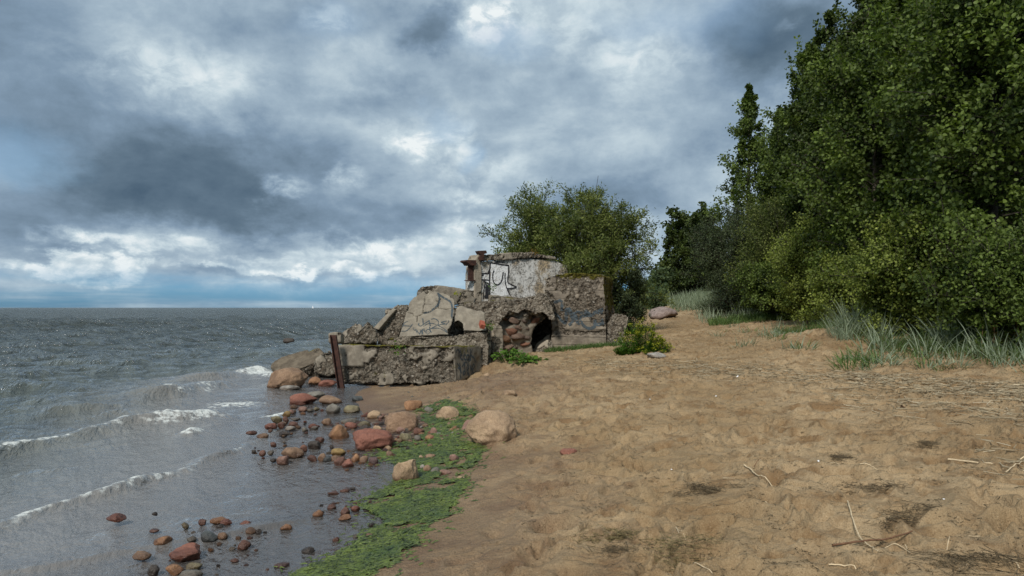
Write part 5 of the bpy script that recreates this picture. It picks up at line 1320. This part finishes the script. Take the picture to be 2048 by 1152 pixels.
# ------------------------------------------------------------------ algae, litter, shells, driftwood, boat
def build_algae():
    poly = [(560, 1165), (640, 1128), (700, 1090), (745, 1062), (753, 1042), (722, 1028), (712, 1010), (745, 988), (790, 968), (805, 950), (822, 935), (780, 930), (752, 915), (742, 898), (775, 880), (800, 892), (835, 878), (858, 862), (850, 840), (838, 822), (868, 806), (900, 802), (925, 812), (952, 826),
            (980, 836), (975, 848), (935, 856), (925, 880), (938, 893), (966, 903), (962, 920), (930, 944), (936, 958), (928, 988), (892, 1030), (852, 1062), (800, 1104), (745, 1165)]
    pw = [tuple(G(px, py)[:2]) for px, py in poly]
    xs = np.arange(min(p[0] for p in pw)-.2, max(p[0] for p in pw)+.2, .016); ys = np.arange(min(p[1] for p in pw)-.1, max(p[1] for p in pw)+.2, .018)
    X, Y = np.meshgrid(xs, ys); x, y = X.ravel(), Y.ravel()
    jx = .11*fbm(xyz(x*4.5, y*4.5), 4, 301); jy = .11*fbm(xyz(x*4.5, y*4.5), 4, 302)
    ins = inpoly(x+jx, y+jy, pw) & (vnoise(xyz(x*3.3, y*3.3), 305)+.5*vnoise(xyz(x*9, y*9), 306) > -.62)
    z = np.maximum(sand_z(x, y), -.012)+.010+.024*np.clip(fbm(xyz(x*5, y*8), 4, 303), -.3, 1)+.012*fbm(xyz(x*26, y*44), 2, 304)
    I = ins.reshape(X.shape); f = grid_faces(*X.shape); ok = I[:-1, :-1] & I[1:, :-1] & I[:-1, 1:] & I[1:, 1:]
    f = f[ok.ravel()]; used = np.unique(f); mp = np.full(len(x), -1); mp[used] = np.arange(len(used))
    P = np.stack([x, y, z], 1)[used]
    # strands lying over the mat
    rs = np.random.RandomState(3); k = rs.randint(0, len(P), 9000); a = rs.normal(.6, .8, len(k)); L = rs.uniform(.03, .10, len(k)); wd = rs.uniform(.003, .008, len(k))
    b = P[k]+np.array([0, 0, .004]); d = np.stack([np.cos(a), np.sin(a), rs.uniform(-.05, .25, len(k))], 1)*L[:, None]; s = np.stack([-np.sin(a), np.cos(a), np.zeros(len(k))], 1)*wd[:, None]
    e0 = 3200; off = rs.normal(0, .10, (e0, 2)); b[:e0, :2] += off; b[:e0, 2] = np.maximum(sand_z(b[:e0, 0], b[:e0, 1]), 0)+.008; d[:e0, 2] *= .3
    V = np.stack([b-s, b+s, b+d*.6+s*.9+np.array([0, 0, .008]), b+d-s*.2], 1).reshape(-1, 3)
    Fs = np.arange(len(V)).reshape(-1, 4)+len(P)
    o = link('green_algae', np_mesh('green_algae', np.concatenate([P, V]), np.concatenate([mp[f], Fs]), True), M['algae'])
    tag(o, 'bright green algae mat washed up along the water edge', 'algae', kind='stuff')

def sticks(rs, pts, L, R, flat=.1, bendy=.15):
    n = len(pts); a = rs.uniform(0, 6.283, n); l = L*rs.uniform(.35, 1.2, n)
    d = np.stack([np.cos(a)*l, np.sin(a)*l, rs.normal(0, flat, n)*l], 1); sd = np.stack([-np.sin(a), np.cos(a), np.zeros(n)], 1)*(rs.normal(0, bendy, n)*l)[:, None]
    P = np.stack([pts-d*.5, pts+sd, pts+d*.5], 1)
    m = MB(); m.tubes(P, np.repeat((R*rs.uniform(.5, 1.3, n))[:, None], 3, 1), 3)
    return m, np.clip(rs.normal(.5, .3, n), 0, .95)

def build_litter():
    rs = np.random.RandomState(91)
    def ground(pxs, pys):
        out = []
        for a, b in zip(pxs, pys):
            g = G(a, b); out.append((g.x, g.y))
        q = np.array(out); return np.concatenate([q, (sand_z(q[:, 0], q[:, 1])+.008)[:, None]], 1)
    # reed straw along the wrack line
    pts = []
    for px0, px1, py0, py1, n, sp in ((1700, 2110, 762, 792, 1500, 9), (1380, 1760, 738, 758, 950, 9), (1180, 1420, 726, 742, 520, 8), (1090, 1260, 716, 730, 160, 6), (1650, 2100, 790, 835, 420, 14), (1950, 2100, 880, 960, 90, 22)):
        t = rs.rand(n); pts.append(ground(px0+(px1-px0)*t, py0+(py1-py0)*t+rs.normal(0, sp, n)))
    pts = np.concatenate(pts)
    m, t = sticks(rs, pts, .26, .0042); me = m.mesh('reed_straw')
    a = me.attributes.new('tint', 'FLOAT', 'FACE'); a.data.foreach_set('value', np.repeat(t, len(me.polygons)//len(t)).astype(np.float32))
    tag(link('reed_straw', me, M['litter']), 'dry reed straw and bits of stem washed up in a line across the sand', 'straw', kind='stuff')
    # dark crumbs of old seaweed all over the beach
    n = 7500; px = rs.uniform(1000, 2120, n); py = 730+(rs.rand(n)**1.9)*420
    t = rs.rand(3800); px = np.concatenate([px, 1080+t*1060]); py = np.concatenate([py, 724+t*58+rs.normal(0, 9, 3800)])
    keep = (np.arange(len(px)) >= n) | (vnoise(xyz(px/60., py/26.), 7)+.4*vnoise(xyz(px/20., py/9.), 8) > .02) & (px > 1010+(py-720)*.1)
    pts = ground(px[keep], py[keep]); pts[:, 2] -= .004
    m, t = sticks(rs, pts, .04, .0022, .25, .25)
    tag(link('seaweed_crumbs', m.mesh('seaweed_crumbs'), M['weed']), 'dark crumbs of dried seaweed scattered over the sand', 'seaweed bits', kind='stuff')
    # stranded heaps of weed
    HE = [(1820, 1040, .30, .08, 'weed', 'largest dark hairy seaweed heap on the sand near the lower right'), (1750, 985, .18, .06, 'weed', 'dark seaweed heap with a hollow just above the largest one'), (1980, 1125, .30, .04, 'weed', 'flat dark seaweed spread at the lower right corner'),
          (1245, 1085, .20, .05, 'weed_pale', 'pale crumpled seaweed ridge on the sand near the lower middle'), (1228, 1110, .12, .035, 'weed', 'small dark seaweed scrap at the lower end of the pale ridge'), (1375, 1106, .22, .03, 'weed_pale', 'flat pale seaweed strip right of the crumpled ridge'), (1378, 988, .16, .05, 'weed', 'dark seaweed scrap lying in a footprint'), (1318, 962, .14, .03, 'weed_pale', 'thin pale seaweed scrap above the dark one in the footprint'), (1440, 990, .12, .04, 'weed', 'little dark seaweed knot right of the footprint scrap'),
          (1685, 912, .05, .02, 'weed', 'black seaweed knot in the middle of the dry sand'), (1850, 890, .14, .02, 'weed', 'thin dark seaweed patch on the right side of the dry sand')]
    for i, (px, py, r, h, mt, lab) in enumerate(HE):
        g = G(px, py); q = np.random.RandomState(400+i); n = int(300*max(.25, r/.42))
        th = q.uniform(-.5, .5); u = q.normal(0, .55, (n*3, 2))*np.array([r, r*.5]); u = u@np.array([[math.cos(th), math.sin(th)], [-math.sin(th), math.cos(th)]])
        u = u[(fbm(xyz(u[:, 0]/r*1.7+i*5, u[:, 1]/r*2.6), 3, 500+i) > .02)][:n]; x, y = g.x+u[:, 0], g.y+u[:, 1]
        hh = h*1.3*np.clip(.5+fbm(xyz(u[:, 0]/r*1.2+i*3, u[:, 1]/r*1.8), 2, 520+i), .1, 1.2)*np.exp(-(u[:, 0]/(r*.8))**2-(u[:, 1]/(r*.6))**2)
        p = np.stack([u[:, 0], u[:, 1], sand_z(x, y)-g.z+hh*q.uniform(.1, 1, len(u))+.004], 1)
        m, _ = sticks(q, p, .15, .0016, .22, .5)
        o = link('seaweed_heap', m.mesh('seaweed_heap'), M[mt]); o.location = g; tag(o, lab, 'seaweed')
    # driftwood and reeds one can pick out
    DW = [([(1488, 944), (1502, 950), (1514, 966), (1530, 975), (1550, 981)], .0085, 'twig', 'pale S shaped driftwood stick in the middle of the dry sand'),
          ([(1448, 1036), (1468, 1041), (1489, 1044)], .007, 'twig', 'short pale stick with a dark end below the S shaped one'),
          ([(1531, 1007), (1545, 1014), (1556, 1021)], .006, 'twig', 'short pale twig right of the stick with a dark end'),
          ([(1695, 1018), (1703, 1045), (1720, 1075), (1738, 1092), (1757, 1112)], .007, 'twig', 'long pale twig with an orange upper end crossing the brown reed'),
          ([(1665, 1094), (1720, 1085), (1770, 1077), (1824, 1068)], .009, 'twig_brown', 'straight red brown reed under the long pale twig'),
          ([(1783, 1068), (1802, 1078), (1818, 1092)], .005, 'twig', 'thin pale twig at the right end of the brown reed'),
          ([(1760, 1084), (1790, 1085), (1812, 1092), (1822, 1106)], .004, 'twig', 'curved thin straw below the right end of the brown reed'),
          ([(1896, 919), (1950, 926), (2000, 925), (2060, 920)], .010, 'twig', 'long pale reed lying across the right edge of the sand'),
          ([(2010, 954), (2030, 942), (2065, 922)], .007, 'twig', 'pale twig crossing under the long reed at the right edge'),
          ([(1658, 1124), (1690, 1128), (1720, 1136), (1738, 1150)], .006, 'twig', 'orange straw bent twig at the lower edge of the photo'),
          ([(1367, 1110), (1390, 1134), (1425, 1158)], .006, 'twig', 'thin pale curved twig at the lower edge near the middle'),
          ([(1803, 821), (1818, 817), (1838, 814)], .018, 'twig_brown', 'short thick dark piece of driftwood on the far side of the sand'),
          ([(1352, 1056), (1358, 1072)], .005, 'twig', 'tiny bent straw beside the pale seaweed ridge'), ([(1352, 1056), (1372, 1076)], .004, 'twig', 'second tiny straw meeting the bent one beside the pale seaweed ridge'),
          ([(1446, 962), (1470, 967)], .005, 'twig', 'little straw left of the S shaped driftwood stick'), ([(2005, 1116), (2040, 1131)], .008, 'twig', 'pale straight stick at the lower right corner'),
          ([(1660, 942), (1672, 938), (1702, 939)], .004, 'twig', 'thin bent reed above the hollowed seaweed heap'), ([(1890, 1092), (1905, 1076), (1960, 1070)], .004, 'twig', 'bent brown straw left of the lower right seaweed spread'),
          ([(1720, 947), (1770, 949)], .005, 'twig', 'thin pale reed lying above the largest seaweed heap'), ([(1508, 935), (1540, 931)], .004, 'twig_brown', 'thin brown straw above the S shaped driftwood stick')]
    for pts, r, mt, lab in DW:
        P = []
        for px, py in pts:
            g = G(px, py); P.append((g.x, g.y, sz(g.x, g.y)+r*1.3+.006))
        P = np.array(P); k = 5; idx = np.linspace(0, len(P)-1, (len(P)-1)*k+1)
        Q = np.stack([np.interp(idx, np.arange(len(P)), P[:, c]) for c in range(3)], 1)
        if len(P) > 2:
            for _ in range(4): Q[1:-1] = .5*Q[1:-1]+.25*(Q[:-2]+Q[2:])
        Q[:, 2] = np.maximum(Q[:, 2], sand_z(Q[:, 0], Q[:, 1])+r*.7)
        o0 = Q[0].copy(); Q = Q-o0; Q[1:] += np.random.RandomState(int(r*9999)).normal(0, r*.25, Q[1:].shape)
        r = r*.68; m = MB(); m.tubes(Q[None], (r*np.linspace(1.1, .7, len(Q)))[None], 7)
        o = link('driftwood_stick', m.mesh('driftwood_stick'), M[mt]); o.location = o0; tag(o, lab, 'stick')
    # shells
    sm = rock_mesh('shell', 1, .72, .34, 777, 3, 3, 1)
    sm.materials.append(M['shell'])
    SHL = [(1656, 835), (1667, 837), (1755, 842), (1618, 848), (1637, 927), (1636, 1009), (1888, 1012), (2018, 1035), (1432, 796), (1490, 770), (1475, 759), (1422, 715), (1726, 897), (1575, 883), (1343, 945), (1530, 920), (1600, 1010), (1780, 780), (1990, 785), (1560, 770), (1300, 800), (1345, 780), (1680, 1120), (1460, 1140), (1130, 968), (1150, 975), (850, 925), (888, 921), (880, 900), (905, 886)]
    for px, py in SHL[::2]:
        g = G(px, py); o = link('shell', sm); s = rs.uniform(.010, .020)*max(1, g.y/9)
        o.location = (g.x, g.y, sz(g.x, g.y)+s*.2); o.scale = (s, s, s); o.rotation_euler = (rs.normal(0, .3), rs.normal(0, .3), rs.rand()*6)
        tag(o, 'small white shell lying on the algae' if px < 920 else 'small white shell lying on the sand', 'shell', 'white shells on the algae' if px < 920 else 'white shells scattered over the sand')

def build_boat():
    Y = 1800; x = px_x(625.5, Y)
    e = empty('sailboat', (x, Y, 0), 'tiny white sailboat on the horizon left of the ruin', 'sailboat')
    h = 9.5; e.scale = (.72, .72, .72)
    hull = [(-2.6, 0), (-2.9, .9), (3.4, 1.1), (2.4, 0)]
    def ex(nm, pts, th, mt):
        bm = prism_bm([Vector((a, -th, b)) for a, b in pts], [Vector((a, th, b)) for a, b in pts]); me = bpy.data.meshes.new(nm); bm.to_mesh(me); bm.free(); return link(nm, me, mt, e)
    ex('hull', hull, .8, M['hull']); ex('mainsail', [(.0, 1.6), (-2.4, 1.7), (-.1, h)], .06, M['white']); ex('jib', [(.3, 1.4), (2.8, 1.3), (.2, h*.8)], .06, M['hull'])
    m = MB(); m.tubes(np.array([[[0.1, 0, .8], [.1, 0, 5], [.1, 0, h+.4]]]), np.array([[.09, .08, .05]]), 6); link('mast', m.mesh('mast'), M['hull'], e)
build_ruin(); build_stones(); build_algae(); build_trees(); build_grass(); build_litter(); build_boat()
